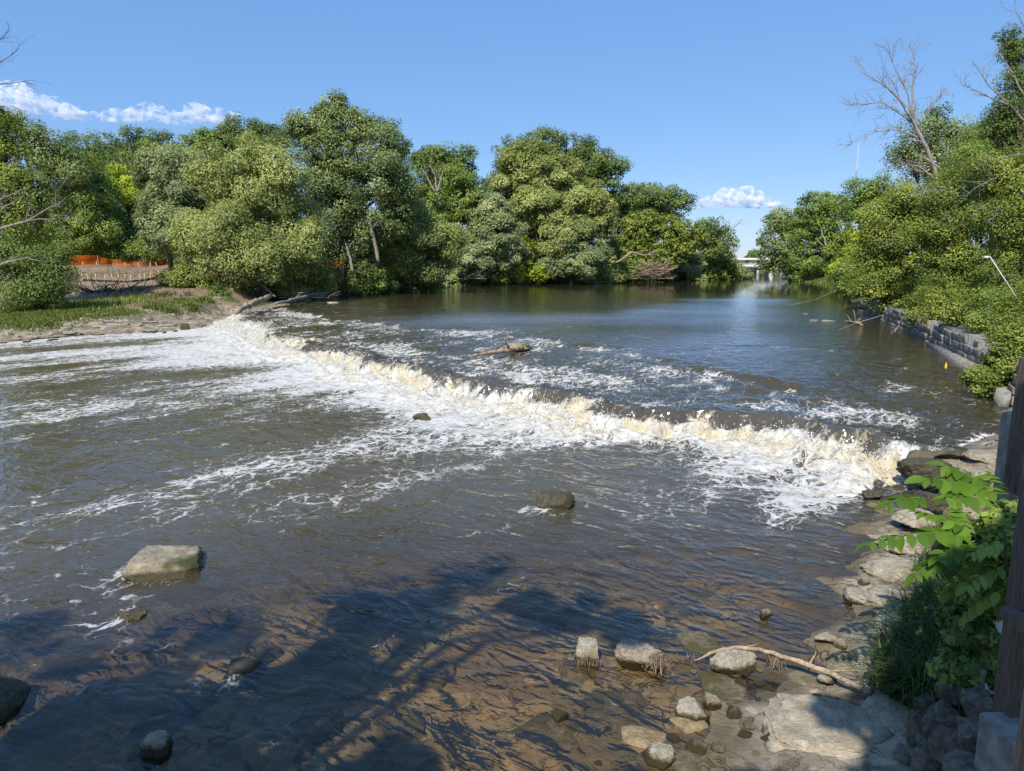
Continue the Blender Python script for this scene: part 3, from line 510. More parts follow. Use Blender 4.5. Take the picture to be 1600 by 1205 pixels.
# fallen branch and driftwood
def stick(name, label, pts, radii, mat=None, twigs=0, seed=0, cat='branch'):
    r = np.random.default_rng(seed); P = np.array(pts); n = 26; tt = np.linspace(0, len(P) - 1, n); Pi = np.stack([np.interp(tt, range(len(P)), P[:, k]) for k in range(3)], 1)
    for _ in range(2): Pi[1:-1] = (Pi[:-2] + 2 * Pi[1:-1] + Pi[2:]) / 4
    R = np.interp(tt, np.linspace(0, len(P) - 1, len(radii)), radii); Pi += (r.normal(0, 1, Pi.shape) * R[:, None] * .22); R = R * (1 + r.normal(0, .10, n))
    m = MB(); m.tube(Pi, R, 8)
    for _ in range(twigs):
        i = r.integers(3, n - 3); d = r.normal(0, 1, 3); d /= np.linalg.norm(d); d[2] = abs(d[2]) * .6; L = R[i] * r.uniform(6, 16)
        m.tube([Pi[i], Pi[i] + d * L * .5 + r.normal(0, L * .08, 3), Pi[i] + d * L], [R[i] * .45, R[i] * .3, R[i] * .1], 5)
    o = m.build(name, mat or M['drift'], None, True); return tag(o, label, cat)
stick('branch', 'long bare bent branch lying across the shallows to the shore', [at(1085, 1033, .03), at(1120, 1016, .12), at(1160, 1010, .2), at(1200, 1018, .2), at(1260, 1037, .16), at(1310, 1058, .14), at(1360, 1082, .2)], [.012, .024, .028, .030, .032, .036, .034], twigs=4, seed=4)
stick('driftwood_log', 'bent driftwood log caught on the rapids above the weir', [at(735, 557, .98), at(765, 551, 1.05), at(790, 547, 1.12), at(815, 543, 1.15)], [.05, .08, .11, .16], M['drift'], 3, 8, 'driftwood')
pxrock('rock', 'mossy stub of rock under the bent driftwood log', 812, 543, 34, 12, 1.0, RK_moss, .03, .8, seed=91)
stick('fallen_log', 'thick pale log slanting down the bank to the weir', [at(370, 487, 1.2), at(395, 474, 1.6), at(422, 462, 2.0)], [.2, .24, .2], M['drift'], 0, 9, 'log')
stick('fallen_log', 'grey log lying flat among roots on the bank above the weir', [at(432, 474, 1.5), at(470, 466, 1.6), at(503, 452, 2.0)], [.13, .17, .2], M['deadwood'], 2, 10, 'log')
stick('branch', 'thin leaning dead branch in front of the willow trunk', [atY(393, 434, 79), atY(415, 450, 78), atY(430, 464, 77)], [.05, .08, .1], M['deadwood'], 3, 11)
stick('branch', 'drift stick floating by the flat pale rocks upstream', [at(1322, 502, 1.12), at(1338, 504, 1.2), at(1348, 508, 1.1)], [.05, .1, .05], M['drift'], 4, 12)
stick('branch', 'twiggy broken branch standing in water near the stone wall', [at(1393, 528, 1.0), at(1398, 518, 1.4), at(1405, 508, 1.7)], [.03, .03, .02], M['deadwood'], 6, 13)
stick('branch', 'pale arched dead limb hanging over the far left bank', [atY(612, 423, 108), atY(640, 428, 106), atY(662, 436, 105), atY(690, 432, 105)], [.12, .12, .1, .06], M['deadwood'], 4, 14)
stick('branch', 'broken Y-shaped dead limb on the far bushes', [atY(962, 411, 158), atY(978, 402, 157), atY(985, 393, 157), atY(1005, 400, 158), atY(1018, 397, 159)], [.2, .3, .2, .25, .1], M['drift'], 4, 15)
def rootpile(label, u, v, Y, wpx, n, hpx, mat, seed, name='brush_pile'):
    r = np.random.default_rng(seed); k = pxm(v, Y); m = MB(); c = atY(u, v, Y)
    m.tube([c + np.array((-.5 * wpx * k, 0, .03)), c + np.array((0, .2, .1)), c + np.array((.5 * wpx * k, 0, .03))], [.06, .12, .06], 6)
    for _ in range(n):
        a = c + np.array((r.normal(0, wpx * k * .2), r.normal(0, .3), r.uniform(0, hpx * k * .5))); d = np.array((r.normal(0, 1), r.normal(0, .6), r.uniform(-.1, .6))); d /= np.linalg.norm(d); L = wpx * k * r.uniform(.12, .4); w = L * r.uniform(.012, .03) + .015
        m.tube([a, a + d * L * .5 + r.normal(0, L * .07, 3), a + d * L], [w, w * .7, w * .3], 5)
    return tag(m.build(name, mat, None, True), label, 'brush pile')
rootpile('tangled grey roots and drift at the bank above the weir', 475, 466, 80, 80, 60, 14, M['deadwood'], 1)
rootpile('spiky pale roots at the water edge below the grey willow', 917, 441, 157, 60, 40, 24, M['drift'], 2)
rootpile('reddish brown heap of dead brush on the far bank', 1018, 436, 164, 70, 170, 44, M['drift'], 3)
rootpile('thin bare grey brush beside the pale broken trunk', 730, 436, 139, 60, 80, 50, M['deadwood'], 4)
rootpile('pale driftwood heap under the overhang of the right bank', 1345, 484, 58, 46, 40, 14, M['drift'], 5)
rootpile('dark brush litter in the shade on the dirt slope', 170, 462, 76, 120, 110, 6, M['bark'], 6)
# ------------------------------------------------------------------ trees
def leaves(cent, crad, lobe_n, n, L, Wd, seed, droop=0., up=.3):
    r = np.random.default_rng(seed); w = crad ** 2; ci = r.choice(len(cent), n, p=w / w.sum())
    d = r.normal(0, 1, (n, 3)); d /= np.linalg.norm(d, axis=1, keepdims=True); rr = crad[ci] * np.minimum(r.uniform(.25, 1., n) ** .5 * (1 + .18 * np.abs(r.normal(0, 1, n))), 1.6)
    P = cent[ci] + d * rr[:, None] * np.array((1, 1, .75)); P[:, 2] -= droop * np.abs(r.normal(0, 1, n)) * crad[ci]
    N = d * .45 + lobe_n[ci] * .45 + np.array((0, 0, up)) + r.normal(0, .34, (n, 3)); N /= np.linalg.norm(N, axis=1, keepdims=True)
    X = r.normal(0, 1, (n, 3)) + np.array((0, 0, -droop * 3)); T = X - (X * N).sum(1, keepdims=True) * N; T /= np.linalg.norm(T, axis=1, keepdims=True); B = np.cross(N, T)
    l = (L * r.uniform(.65, 1.35, n))[:, None]; w_ = (Wd * r.uniform(.65, 1.3, n))[:, None]
    V = np.stack([P - T * l * .5, P + B * w_ * .5 - T * l * .05 , P + T * l * .5 + N * l * .1, P - B * w_ * .5 - T * l * .05], 1).reshape(-1, 3)
    tone = np.clip(.46 + r.normal(0, .16, n) + (r.normal(0, .2, len(cent)))[ci], 0, 1); Q = np.arange(4 * n).reshape(-1, 4)
    return V, Q, tone
KIND = {  # material, clump size m, leaf aspect, droop, up, leaf px
 'dark': ('dark', 1.25, .75, 0, .35, 1.6), 'mid': ('mid', 1.1, .7, 0, .35, 1.6), 'cotton': ('cotton', 1.15, .85, 0, .25, 1.75), 'willow': ('willow', 1.35, .32, .12, .45, 1.95),
 'grey': ('grey', 1.2, .32, .1, .45, 1.95), 'yellow': ('yellow', .9, .8, 0, .5, 1.8), 'olive': ('olive', .8, .8, .1, .5, 1.8)}
def tree(label, Y, lobes, kind, base=None, name='tree', cat='tree', group=None, dens=1., stem=True, seed=None, bare=0, cl=1., lean=0.):
    mk, cs, asp, droop, up, lpx = KIND[kind]; cs *= cl; seed = seed if seed is not None else int(abs(hash((label, Y))) % 9999) if False else sum(map(ord, label)) + int(Y * 10)
    r = np.random.default_rng(seed); cents = []; crs = []; lns = []; area = 0; lc = []
    for (u, v, ru, rv) in lobes:
        k = pxm(v, Y); R = np.array((ru * k, min(ru, 1.4 * rv) * k * .85, rv * k)); c = atY(u, v, Y) + np.array((0, r.uniform(-.3, .3) * R[0], 0)); lc.append((c, R))
        cs_ = min(cs, .55 * min(R)); sa = 4 * math.pi * ((R[0] * R[1]) ** 1.6 / 3 + (R[0] * R[2]) ** 1.6 / 3 + (R[1] * R[2]) ** 1.6 / 3) ** (1 / 1.6)
        n = int(np.clip(sa / (math.pi * cs_ ** 2) * .85, 8, 260)); d = r.normal(0, 1, (n, 3)); d /= np.linalg.norm(d, axis=1, keepdims=True)
        lump = .78 + .42 * (fbm(d[:, 0] * 1.6 + u, d[:, 2] * 1.6 + d[:, 1], seed) - .35)
        q = np.where(r.uniform(0, 1, n) < .24, r.uniform(.3, .65, n), r.uniform(.82, 1.02, n)) * lump
        cents.append(c + d * R * q[:, None]); crs.append(cs_ * r.uniform(.4, 1.6, n)); lns.append(d); area += math.pi * ru * rv * .41
    cents = np.vstack(cents); crs = np.concatenate(crs); lns = np.vstack(lns)
    k = pxm(lobes[0][1], Y); Lw = lpx / .64 * k * (.92 if Y < 60 else 1.); Lw = max(Lw, .07); asp2 = asp
    n = int(min(area * 2.9 * dens / max(asp, .5) * (.9 if asp > .5 else 1.45), 120000))
    if base is None:
        u0 = np.mean([l[0] for l in lobes]); bx = atY(u0, 440, Y)[0]
    else: bx = atY(base, 440, Y)[0]
    bz = ground(bx, Y); root = empty(name, (bx, Y, bz), label, cat, group); off = np.array((bx, Y, bz))
    V, Q, tone = leaves(cents, crs, lns, n, Lw / math.sqrt(asp2) , Lw * math.sqrt(asp2), seed, droop, up)
    raw_mesh('crown', V - off, Q, LEAF[mk], root, fattrs={'tone': tone})
    if stem:
        m = MB(); top = max(lc, key=lambda t: t[0][2]); H = max(top[0][2] - bz, 1.); tr = .018 * H + .05
        b0 = off - np.array((0, 0, .4)); mid = b0 + (top[0] - b0) * np.array((.35, .4, .5)) + np.array((r.normal(0, .3), 0, 0)); m.tube([b0, (b0 + mid) / 2 + r.normal(0, .02 * H, 3) * (1, 1, 0), mid, top[0]], [tr * 1.25, tr, tr * .8, tr * .25], 9)
        for (c, R) in lc:
            s0 = b0 + (mid - b0) * r.uniform(.45, .95); m.tube([s0, (s0 + c) / 2 + np.array((r.normal(0, .3), r.normal(0, .3), .1 * R[2])), c], [tr * .55, tr * .38, tr * .18], 6)
            for j in r.choice(len(cents), min(10, len(cents)), replace=False):
                if np.all(abs(cents[j] - c) < R * 1.1): m.tube([c * .6 + s0 * .4, (c + cents[j]) / 2 + r.normal(0, .2, 3), cents[j]], [tr * .28, tr * .16, tr * .04], 5, cap=False)
        m.build('trunk', M['bark'], root, True)
    return root
def bush(label, Y, lobes, kind, **k): return tree(label, Y, lobes, kind, name='bush', cat='bush', stem=k.pop('stem', True), **k)
# ---- left bank, back to front
tree('tall dark ridge tree just left of the wide gap in the crowns', 165, [(135, 240, 55, 38), (165, 228, 36, 22)], 'dark', dens=.8)
tree('dark rounded ridge tree with the twin knobs on the skyline', 160, [(215, 222, 26, 30), (250, 228, 36, 28), (205, 265, 40, 40)], 'dark')
tree('broad green ridge tree behind the grey willow', 150, [(310, 240, 46, 42), (270, 255, 36, 36), (345, 225, 30, 25)], 'mid')
tree('dark ridge tree topping the skyline above the big willow', 150, [(385, 215, 50, 32), (425, 215, 34, 26), (360, 240, 40, 40)], 'dark')
tree('dark airy tree at the far left with open gaps', 100, [(55, 215, 30, 28), (30, 195, 22, 26), (80, 240, 36, 36), (110, 262, 30, 30)], 'cotton', dens=.75)
tree('shaded green tree beside the far left light one', 104, [(120, 300, 50, 60), (110, 350, 55, 60), (150, 345, 45, 60), (95, 258, 32, 30)], 'mid')
tree('light green feathery tree at the far left edge', 66, [(10, 275, 62, 60), (60, 300, 46, 40), (15, 340, 62, 44), (0, 220, 36, 48), (10, 185, 22, 24)], 'olive', dens=.9)
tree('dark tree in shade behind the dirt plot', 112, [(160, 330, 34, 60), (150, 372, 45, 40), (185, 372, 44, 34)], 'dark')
tree('bright yellow-green tree rising behind the orange fence', 116, [(195, 290, 34, 34), (215, 318, 36, 36), (185, 330, 24, 40), (225, 350, 30, 34)], 'yellow')
tree('slender green tree left of the yellow-green one', 108, [(140, 270, 30, 34), (150, 308, 28, 30)], 'mid')
tree('grey-green willow with a domed top behind the fence', 92, [(270, 262, 50, 40), (285, 305, 56, 48), (255, 345, 44, 46), (300, 355, 50, 46), (238, 300, 28, 30)], 'grey')
tree('big spreading grey-green willow reaching down to the weir', 79, [(385, 250, 60, 42), (440, 265, 50, 46), (350, 275, 40, 40), (400, 305, 78, 48), (445, 345, 55, 50), (360, 350, 66, 50), (330, 390, 50, 46), (400, 400, 66, 44), (455, 400, 50, 40), (365, 435, 42, 36), (310, 365, 36, 40), (475, 365, 30, 40)], 'willow', base=415, dens=1.0)
tree('tallest cottonwood on the left bank with a ragged top', 95, [(527, 158, 12, 13), (492, 182, 13, 12), (505, 172, 10, 14), (556, 180, 11, 13), (612, 208, 11, 14), (632, 232, 10, 14), (462, 196, 12, 10), (525, 170, 26, 28), (500, 200, 46, 34), (560, 205, 36, 36), (600, 222, 34, 36), (475, 210, 28, 26), (520, 255, 70, 46), (590, 275, 56, 46), (520, 315, 62, 46), (600, 330, 56, 46), (550, 365, 56, 40), (500, 380, 36, 36), (625, 285, 30, 40)], 'cotton', base=535, dens=1.05)
tree('leafy green tree right beside the tallest cottonwood', 102, [(640, 320, 42, 44), (660, 365, 46, 40), (630, 400, 46, 36), (600, 405, 34, 32), (655, 410, 40, 28), (690, 370, 30, 34)], 'willow', base=640)
tree('dark green round tree in the dip of the skyline', 158, [(690, 260, 44, 34), (725, 250, 28, 24), (665, 250, 26, 24), (700, 300, 50, 40)], 'dark')
tree('mid green tree filling the space below the dip', 148, [(690, 330, 44, 36), (730, 320, 40, 34), (715, 280, 34, 26), (700, 365, 40, 34)], 'mid')
tree('grey willow with a pale trunk showing near the broken trunk', 146, [(765, 330, 40, 32), (780, 365, 40, 34), (750, 380, 30, 34), (790, 400, 36, 34)], 'grey', base=768)
tree('dark wide tree on the skyline behind the largest willow', 175, [(800, 240, 34, 30), (850, 225, 42, 26), (895, 232, 44, 28), (930, 255, 34, 28), (955, 268, 26, 30), (900, 270, 60, 40)], 'dark')
tree('largest domed willow in the middle of the far bank', 156, [(825, 255, 48, 36), (865, 275, 56, 40), (800, 290, 40, 40), (905, 315, 50, 46), (850, 330, 66, 44), (815, 350, 46, 44), (880, 370, 56, 40), (930, 350, 34, 40)], 'willow', base=850)
tree('grey drooping willow at the water edge below the largest willow', 152, [(880, 375, 40, 32), (900, 405, 46, 32), (860, 405, 34, 30), (925, 400, 28, 30)], 'grey', base=893)
tree('green tree closing the gap left of the largest willow', 168, [(735, 300, 36, 34), (740, 350, 40, 40), (745, 395, 36, 34), (700, 385, 34, 36)], 'mid')
tree('dark tree closing the gap right of the largest willow', 180, [(965, 320, 30, 34), (970, 365, 36, 40), (985, 405, 36, 28), (940, 320, 26, 26)], 'dark')
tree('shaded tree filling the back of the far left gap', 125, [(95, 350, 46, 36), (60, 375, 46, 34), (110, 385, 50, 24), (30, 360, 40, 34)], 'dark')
tree('green tree behind the cottonwood and the round dark one', 150, [(650, 300, 36, 34), (670, 350, 40, 40), (640, 370, 40, 40), (690, 410, 40, 30)], 'dark')
bush('bright yellow-green bush at the water in front of the willows', 150, [(820, 390, 24, 22), (815, 418, 28, 22), (840, 425, 22, 16)], 'yellow')
bush('low green bush by the water left of the yellow-green bush', 148, [(770, 418, 28, 22), (790, 428, 22, 14)], 'mid')
tree('dark compact tree behind the yellow-green slope', 185, [(985, 310, 36, 26), (1020, 312, 40, 28), (1055, 318, 32, 28), (1010, 340, 46, 30)], 'dark')
tree('wide yellow-green tree sloping down the right point', 172, [(1000, 355, 34, 30), (1035, 360, 40, 30), (1070, 370, 38, 30), (985, 385, 30, 28), (1040, 395, 40, 28), (1015, 345, 24, 18)], 'olive')
tree('dark domed tree near the tip of the point', 198, [(1110, 358, 26, 22), (1098, 385, 30, 28), (1128, 382, 22, 28), (1080, 372, 26, 24)], 'dark')
bush('bright green bush at the very tip of the point', 205, [(1125, 400, 24, 22), (1138, 418, 16, 18), (1110, 420, 24, 18)], 'mid')
bush('pale grey bush at the waterline before the tip', 182, [(1065, 410, 28, 22), (1085, 420, 20, 16), (1040, 425, 26, 14)], 'grey')
bush('green bush by the dead brush heap', 168, [(975, 422, 24, 18), (1000, 412, 22, 20)], 'mid')
bush('dark green bush at the water between willow and heap', 160, [(950, 425, 26, 18), (955, 400, 22, 22)], 'willow')
bush('round bush overhanging the water right of the cottonwood', 106, [(660, 420, 34, 26), (625, 430, 34, 20), (690, 410, 26, 24)], 'mid')
bush('pale bush around the broken trunk', 140, [(725, 405, 32, 26), (745, 420, 28, 22), (705, 425, 20, 16)], 'grey')
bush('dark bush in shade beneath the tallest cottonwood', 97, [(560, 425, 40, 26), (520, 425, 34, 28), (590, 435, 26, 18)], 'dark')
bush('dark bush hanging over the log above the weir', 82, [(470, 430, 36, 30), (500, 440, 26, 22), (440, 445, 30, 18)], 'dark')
bush('dense dark bush at the far left above the grass', 62, [(30, 440, 60, 46), (75, 425, 34, 40), (20, 400, 56, 30), (80, 455, 26, 26), (95, 400, 22, 26)], 'dark', seed=77)
bush('low green scrub behind the orange fence', 106, [(130, 400, 30, 12), (165, 398, 34, 12), (205, 396, 36, 14)], 'mid')
bush('rounded green bush at the right end of the orange fence', 100, [(230, 385, 32, 34), (255, 395, 30, 26)], 'mid')
bush('weedy bush on the slope below the grey willow', 80, [(280, 438, 32, 16), (300, 430, 28, 20), (325, 442, 26, 16), (262, 445, 16, 10)], 'olive')
bush('tall grassy clump at the foot of the willow', 74, [(352, 470, 20, 14), (340, 455, 18, 18)], 'dark')
bush('low green mound on the bank between cottonwood and water', 104, [(560, 447, 34, 8), (600, 446, 26, 8)], 'mid', stem=False)
# ---- right bank
tree('distant tree with sky gaps at the river bend', 196, [(1218, 345, 26, 22), (1205, 372, 20, 18), (1240, 350, 30, 26), (1230, 390, 34, 28), (1215, 415, 28, 22), (1195, 395, 14, 12)], 'cotton', dens=.8, base=1235)
tree('dense distant tree right of the gappy one', 180, [(1275, 325, 36, 26), (1300, 318, 28, 20), (1265, 360, 40, 36), (1300, 365, 36, 36), (1270, 400, 40, 34), (1310, 405, 34, 32), (1255, 425, 30, 16)], 'mid')
tree('dark green tree behind the yellow-green bushes', 120, [(1345, 300, 28, 22), (1370, 300, 34, 28), (1335, 330, 30, 26), (1360, 340, 40, 36)], 'mid')
bush('yellow-green bush at the waterline beside the distant trees', 118, [(1340, 395, 34, 26), (1325, 420, 30, 18), (1350, 370, 26, 20), (1355, 425, 26, 22)], 'yellow')
tree('dark leafy tree behind the leaning dead tree', 72, [(1465, 185, 22, 22), (1445, 215, 40, 34), (1495, 220, 34, 30), (1420, 245, 32, 26), (1460, 255, 44, 34)], 'cotton', dens=.75)
tree('brownish green tree between the forked dead tree and the right edge', 50, [(1530, 215, 30, 26), (1555, 190, 24, 24), (1515, 245, 34, 26), (1560, 235, 40, 34), (1500, 268, 30, 22)], 'mid', cl=.7, base=1560)
tree('tall dark tree at the top right edge', 40, [(1590, 75, 26, 26), (1575, 60, 18, 16), (1595, 140, 30, 40), (1575, 175, 30, 26), (1595, 215, 44, 36), (1555, 205, 26, 22)], 'dark', base=1640, cl=.6, dens=1.15)
tree('big green riverside tree leaning over the stone wall', 52, [(1420, 310, 46, 34), (1380, 335, 34, 30), (1450, 345, 54, 40), (1395, 380, 54, 40), (1440, 410, 58, 40), (1380, 425, 46, 38), (1410, 460, 46, 32), (1360, 450, 30, 26), (1452, 470, 36, 28)], 'olive', cl=.8, dens=1.15, base=1440)
tree('tangled yellow-green tree filling the right middle', 44, [(1500, 300, 50, 36), (1470, 350, 46, 40), (1530, 350, 50, 44), (1490, 410, 52, 40), (1540, 420, 50, 42), (1490, 460, 46, 32), (1530, 475, 44, 30), (1470, 300, 34, 26)], 'olive', cl=.75, dens=1.1, base=1520, seed=345)
tree('olive tree crowding the right edge above the wall', 36, [(1590, 290, 56, 46), (1560, 340, 46, 44), (1600, 380, 50, 50), (1570, 430, 46, 40), (1590, 480, 46, 34), (1545, 265, 36, 30)], 'olive', cl=.65, dens=1.1, base=1600)
bush('dark brown-green thicket below the tall right edge tree', 47, [(1545, 245, 46, 30), (1510, 255, 34, 26), (1590, 255, 36, 30)], 'mid', cl=.7)
bush('leafy shrub spilling over the near end of the wall', 22, [(1575, 560, 36, 30), (1590, 530, 30, 26), (1548, 590, 30, 22), (1580, 610, 32, 26), (1560, 632, 26, 18), (1600, 580, 30, 40), (1535, 605, 16, 12)], 'olive', cl=.35, dens=1.25, seed=901)
bush('fringe of leaves drooping over the far end of the wall', 41, [(1440, 490, 30, 14), (1475, 498, 30, 12), (1510, 505, 26, 12), (1545, 510, 22, 12)], 'olive', cl=.5, stem=False)
for i, (x, y, h) in enumerate([(19.2, 26.5, 1.5), (20.6, 30, 1.7), (22, 33.5, 1.9), (23.4, 37.5, 1.9), (25, 41.5, 2.0), (27.2, 47, 2.2), (30, 55, 2.4), (18.2, 23.6, 1.2), (23, 30, 2.4), (26, 36, 2.8), (34, 62, 2.6), (36, 72, 3), (42, 85, 3.5), (48, 100, 4), (54, 112, 4), (62, 130, 5)]):
    q = np.array((x, y, level(x, y)[0] + 1.2 + h * .45)); t_ = y / (CP * y - 0 * SP) if False else None
    d_ = np.array((q[0], q[1] * CP - (q[2] - CAMH) * SP, q[1] * SP + (q[2] - CAMH) * CP)); u = 800 + F * d_[0] / d_[1]; v = 602.5 - F * d_[2] / d_[1]; k = pxm(v, y)
    bush(['olive bush crowding over the top of the stone wall', 'low green bush on the right bank by the water'][i > 9], y, [(u, v, h * .8 / k, h * .62 / k), (u - .3 * h / k, v + .25 * h / k, h * .55 / k, h * .4 / k)], ['olive', 'mid', 'olive'][i % 3], cl=.5 if y < 60 else .8, seed=700 + i, group='bushes on top of the stone wall' if i < 10 else 'bushes along the right bank')
for i, (x, y, h) in enumerate([(-20, 101, 3), (-15, 108, 3), (-15.5, 116, 3), (-16, 126, 3.4), (-15, 137, 3.2), (-9, 151, 3.6), (-3, 160, 3.4), (6, 164, 3.6), (14, 168, 3.4), (23, 171, 3.6), (30, 175, 3.4), (40, 184, 3.6), (47, 191, 3.4), (55, 200, 3.6), (62, 209, 3.4), (68, 217, 3.6), (-27, 82, 2.6), (-27, 90, 2.6), (-22, 97, 2.8)]):
    q = np.array((x, y, level(x, y)[0] + h * .5)); d_ = np.array((q[0], q[1] * CP - (q[2] - CAMH) * SP, q[1] * SP + (q[2] - CAMH) * CP)); u = 800 + F * d_[0] / d_[1]; v = 602.5 - F * d_[2] / d_[1]; k = pxm(v, y)
    bush('low leafy bush at the waterline of the far left bank', y, [(u, v, h * 1.0 / k, h * .6 / k), (u + .9 * h / k, v + .15 * h / k, h * .7 / k, h * .45 / k)], ['willow', 'mid', 'dark', 'grey'][i % 4], seed=800 + i, group='low bushes along the far left waterline')
# bare trees
def bare(label, paths, Y, n_tw, mat, seed, name='dead_tree', base=None, yvar=.12, depth=3, cat='dead tree', group=None, tw=1.):
    """paths: [(pixel polyline, radius at start m, at end)] main limbs; twigs grow from them."""
    r = np.random.default_rng(seed); m = MB()
    def grow(p, d, L, R, lev):
        n = 4; P = [p]; q = p.copy(); dd = d.copy()
        for i in range(n): dd = dd + r.normal(0, .16, 3); dd /= np.linalg.norm(dd); q = q + dd * L / n; P.append(q.copy())
        m.tube(P, np.linspace(R, R * .3, n + 1), 4 if lev else 5, cap=False)
        if lev > 0:
            for _ in range(r.integers(2, 5)):
                i = r.integers(1, n + 1); e = dd + r.normal(0, .55, 3); e /= np.linalg.norm(e); grow(P[i], e, L * r.uniform(.4, .7), R * .5, lev - 1)
    k = pxm(paths[0][0][0][1], Y); first = None
    for pts, ra, rb in paths:
        off = r.normal(0, yvar * 4); n = 4 * len(pts); P = np.array([atY(u, v, Y + off * i / len(pts)) for i, (u, v) in enumerate(pts)]); first = P[0] if first is None else first
        t_ = np.linspace(0, len(pts) - 1, n); Pi = np.stack([np.interp(t_, range(len(pts)), P[:, j]) for j in range(3)], 1); Pi[1:-1] = (Pi[:-2] + 2 * Pi[1:-1] + Pi[2:]) / 4 + r.normal(0, .4 * k, (n - 2, 3)); R = np.linspace(ra, rb, n); m.tube(Pi, R, 7)
        L_ = np.linalg.norm(P[-1] - P[0])
        for _ in range(n_tw):
            i = r.integers(n // 3, n); d = Pi[min(i + 1, n - 1)] - Pi[max(i - 1, 0)]; d = d / np.linalg.norm(d) + r.normal(0, .6, 3) + np.array((0, 0, .25)); d /= np.linalg.norm(d); grow(Pi[i], d, L_ * r.uniform(.10, .26) * tw, max(R[i] * .42, .35 * k), depth - 1)
    o = m.build(name, mat, None, True); return tag(o, label, cat, group)
bare('leaning bare dead tree with grey forked limbs against the sky', [([(1472, 300), (1462, 270), (1447, 230), (1432, 200), (1420, 180), (1405, 155), (1385, 135), (1345, 112)], .22, .02), ([(1424, 185), (1420, 150), (1400, 110), (1388, 78)], .085, .014), ([(1426, 188), (1425, 140), (1432, 105), (1425, 80)], .075, .014), ([(1440, 218), (1405, 203), (1370, 205), (1330, 225)], .075, .014), ([(1430, 195), (1380, 160), (1330, 165)], .055, .014), ([(1432, 200), (1455, 165), (1475, 145)], .05, .014), ([(1465, 275), (1430, 265), (1385, 262)], .05, .014)], 60, 20, M['deadwood'], 5)
bare('grey dead tree forking right behind the leaning one', [([(1472, 295), (1480, 265), (1500, 235), (1530, 215), (1560, 205)], .2, .03), ([(1478, 270), (1450, 250), (1430, 240)], .1, .02), ([(1490, 250), (1510, 240), (1545, 228)], .09, .02), ([(1470, 290), (1440, 262), (1410, 255)], .1, .02)], 58, 10, M['deadwood'], 6)
bare('bare spreading twigs beside the tall right edge tree', [([(1600, 190), (1575, 160), (1545, 135), (1520, 95)], .06, .01), ([(1580, 165), (1540, 150), (1502, 130)], .05, .01), ([(1600, 150), (1580, 110), (1555, 75)], .05, .01)], 39, 10, M['deadwood'], 7)
bare('thin bare branch tips at the top right corner', [([(1640, 120), (1610, 60), (1585, 10)], .05, .012), ([(1640, 90), (1615, 20), (1600, -20)], .05, .012)], 38, 6, M['deadwood'], 8)
bare('bare dead branches reaching in at the left edge', [([(-30, 372), (5, 355), (45, 345), (75, 325), (95, 318)], .10, .015), ([(-20, 365), (25, 350), (60, 342), (125, 342)], .07, .012), ([(-30, 330), (0, 312), (35, 295)], .06, .012), ([(-30, 425), (5, 412), (40, 403), (65, 408)], .09, .015), ([(-20, 350), (5, 325), (45, 300)], .05, .01)], 50, 7, M['deadwood'], 9)
bare('bare twigs against the sky at the top left', [([(-60, 150), (-20, 135), (15, 130), (40, 128)], .04, .012), ([(-60, 130), (-15, 105), (10, 92), (30, 75)], .04, .012), ([(-60, 100), (-10, 70), (12, 50)], .03, .01)], 48, 6, M['bark'], 10)
bare('grey leafless crown in the dip of the skyline', [([(682, 300), (680, 275), (672, 258)], .2, .05), ([(684, 300), (690, 275), (694, 262)], .2, .05), ([(680, 300), (668, 280), (664, 268)], .15, .05)], 140, 6, M['deadwood'], 11, tw=1.6)
bare('thin bare tree at the tip of the far point', [([(1135, 380), (1142, 362), (1152, 350)], .14, .04), ([(1136, 378), (1138, 358), (1140, 346)], .12, .04)], 200, 5, M['deadwood'], 12, tw=1.5)
bare('broken pale trunk standing among the grey bushes', [([(713, 400), (714, 378), (717, 348)], .42, .3), ([(714, 380), (710, 370)], .2, .1)], 137, 2, M['deadwood'], 13, depth=1)
bare('pale slanting trunk showing inside the distant right tree', [([(1292, 385), (1286, 370), (1283, 358)], .25, .15), ([(1286, 385), (1275, 372)], .15, .08)], 172, 1, M['deadwood'], 14, depth=1)
bare('pale crooked trunk in front of the tallest cottonwood', [([(592, 410), (583, 370), (578, 345), (575, 325)], .25, .15), ([(552, 425), (546, 400), (540, 380)], .2, .12)], 93.5, 2, M['deadwood'], 15, depth=1)
bare('grey tangle of bare twigs draping the right thicket', [([(1600, 260), (1560, 275), (1530, 290), (1510, 305)], .022, .008), ([(1600, 320), (1570, 325), (1545, 345)], .022, .008), ([(1490, 300), (1460, 296), (1430, 305)], .02, .008), ([(1600, 240), (1570, 245), (1540, 250)], .022, .008)], 35, 14, M['deadwood'], 16, tw=1.1)
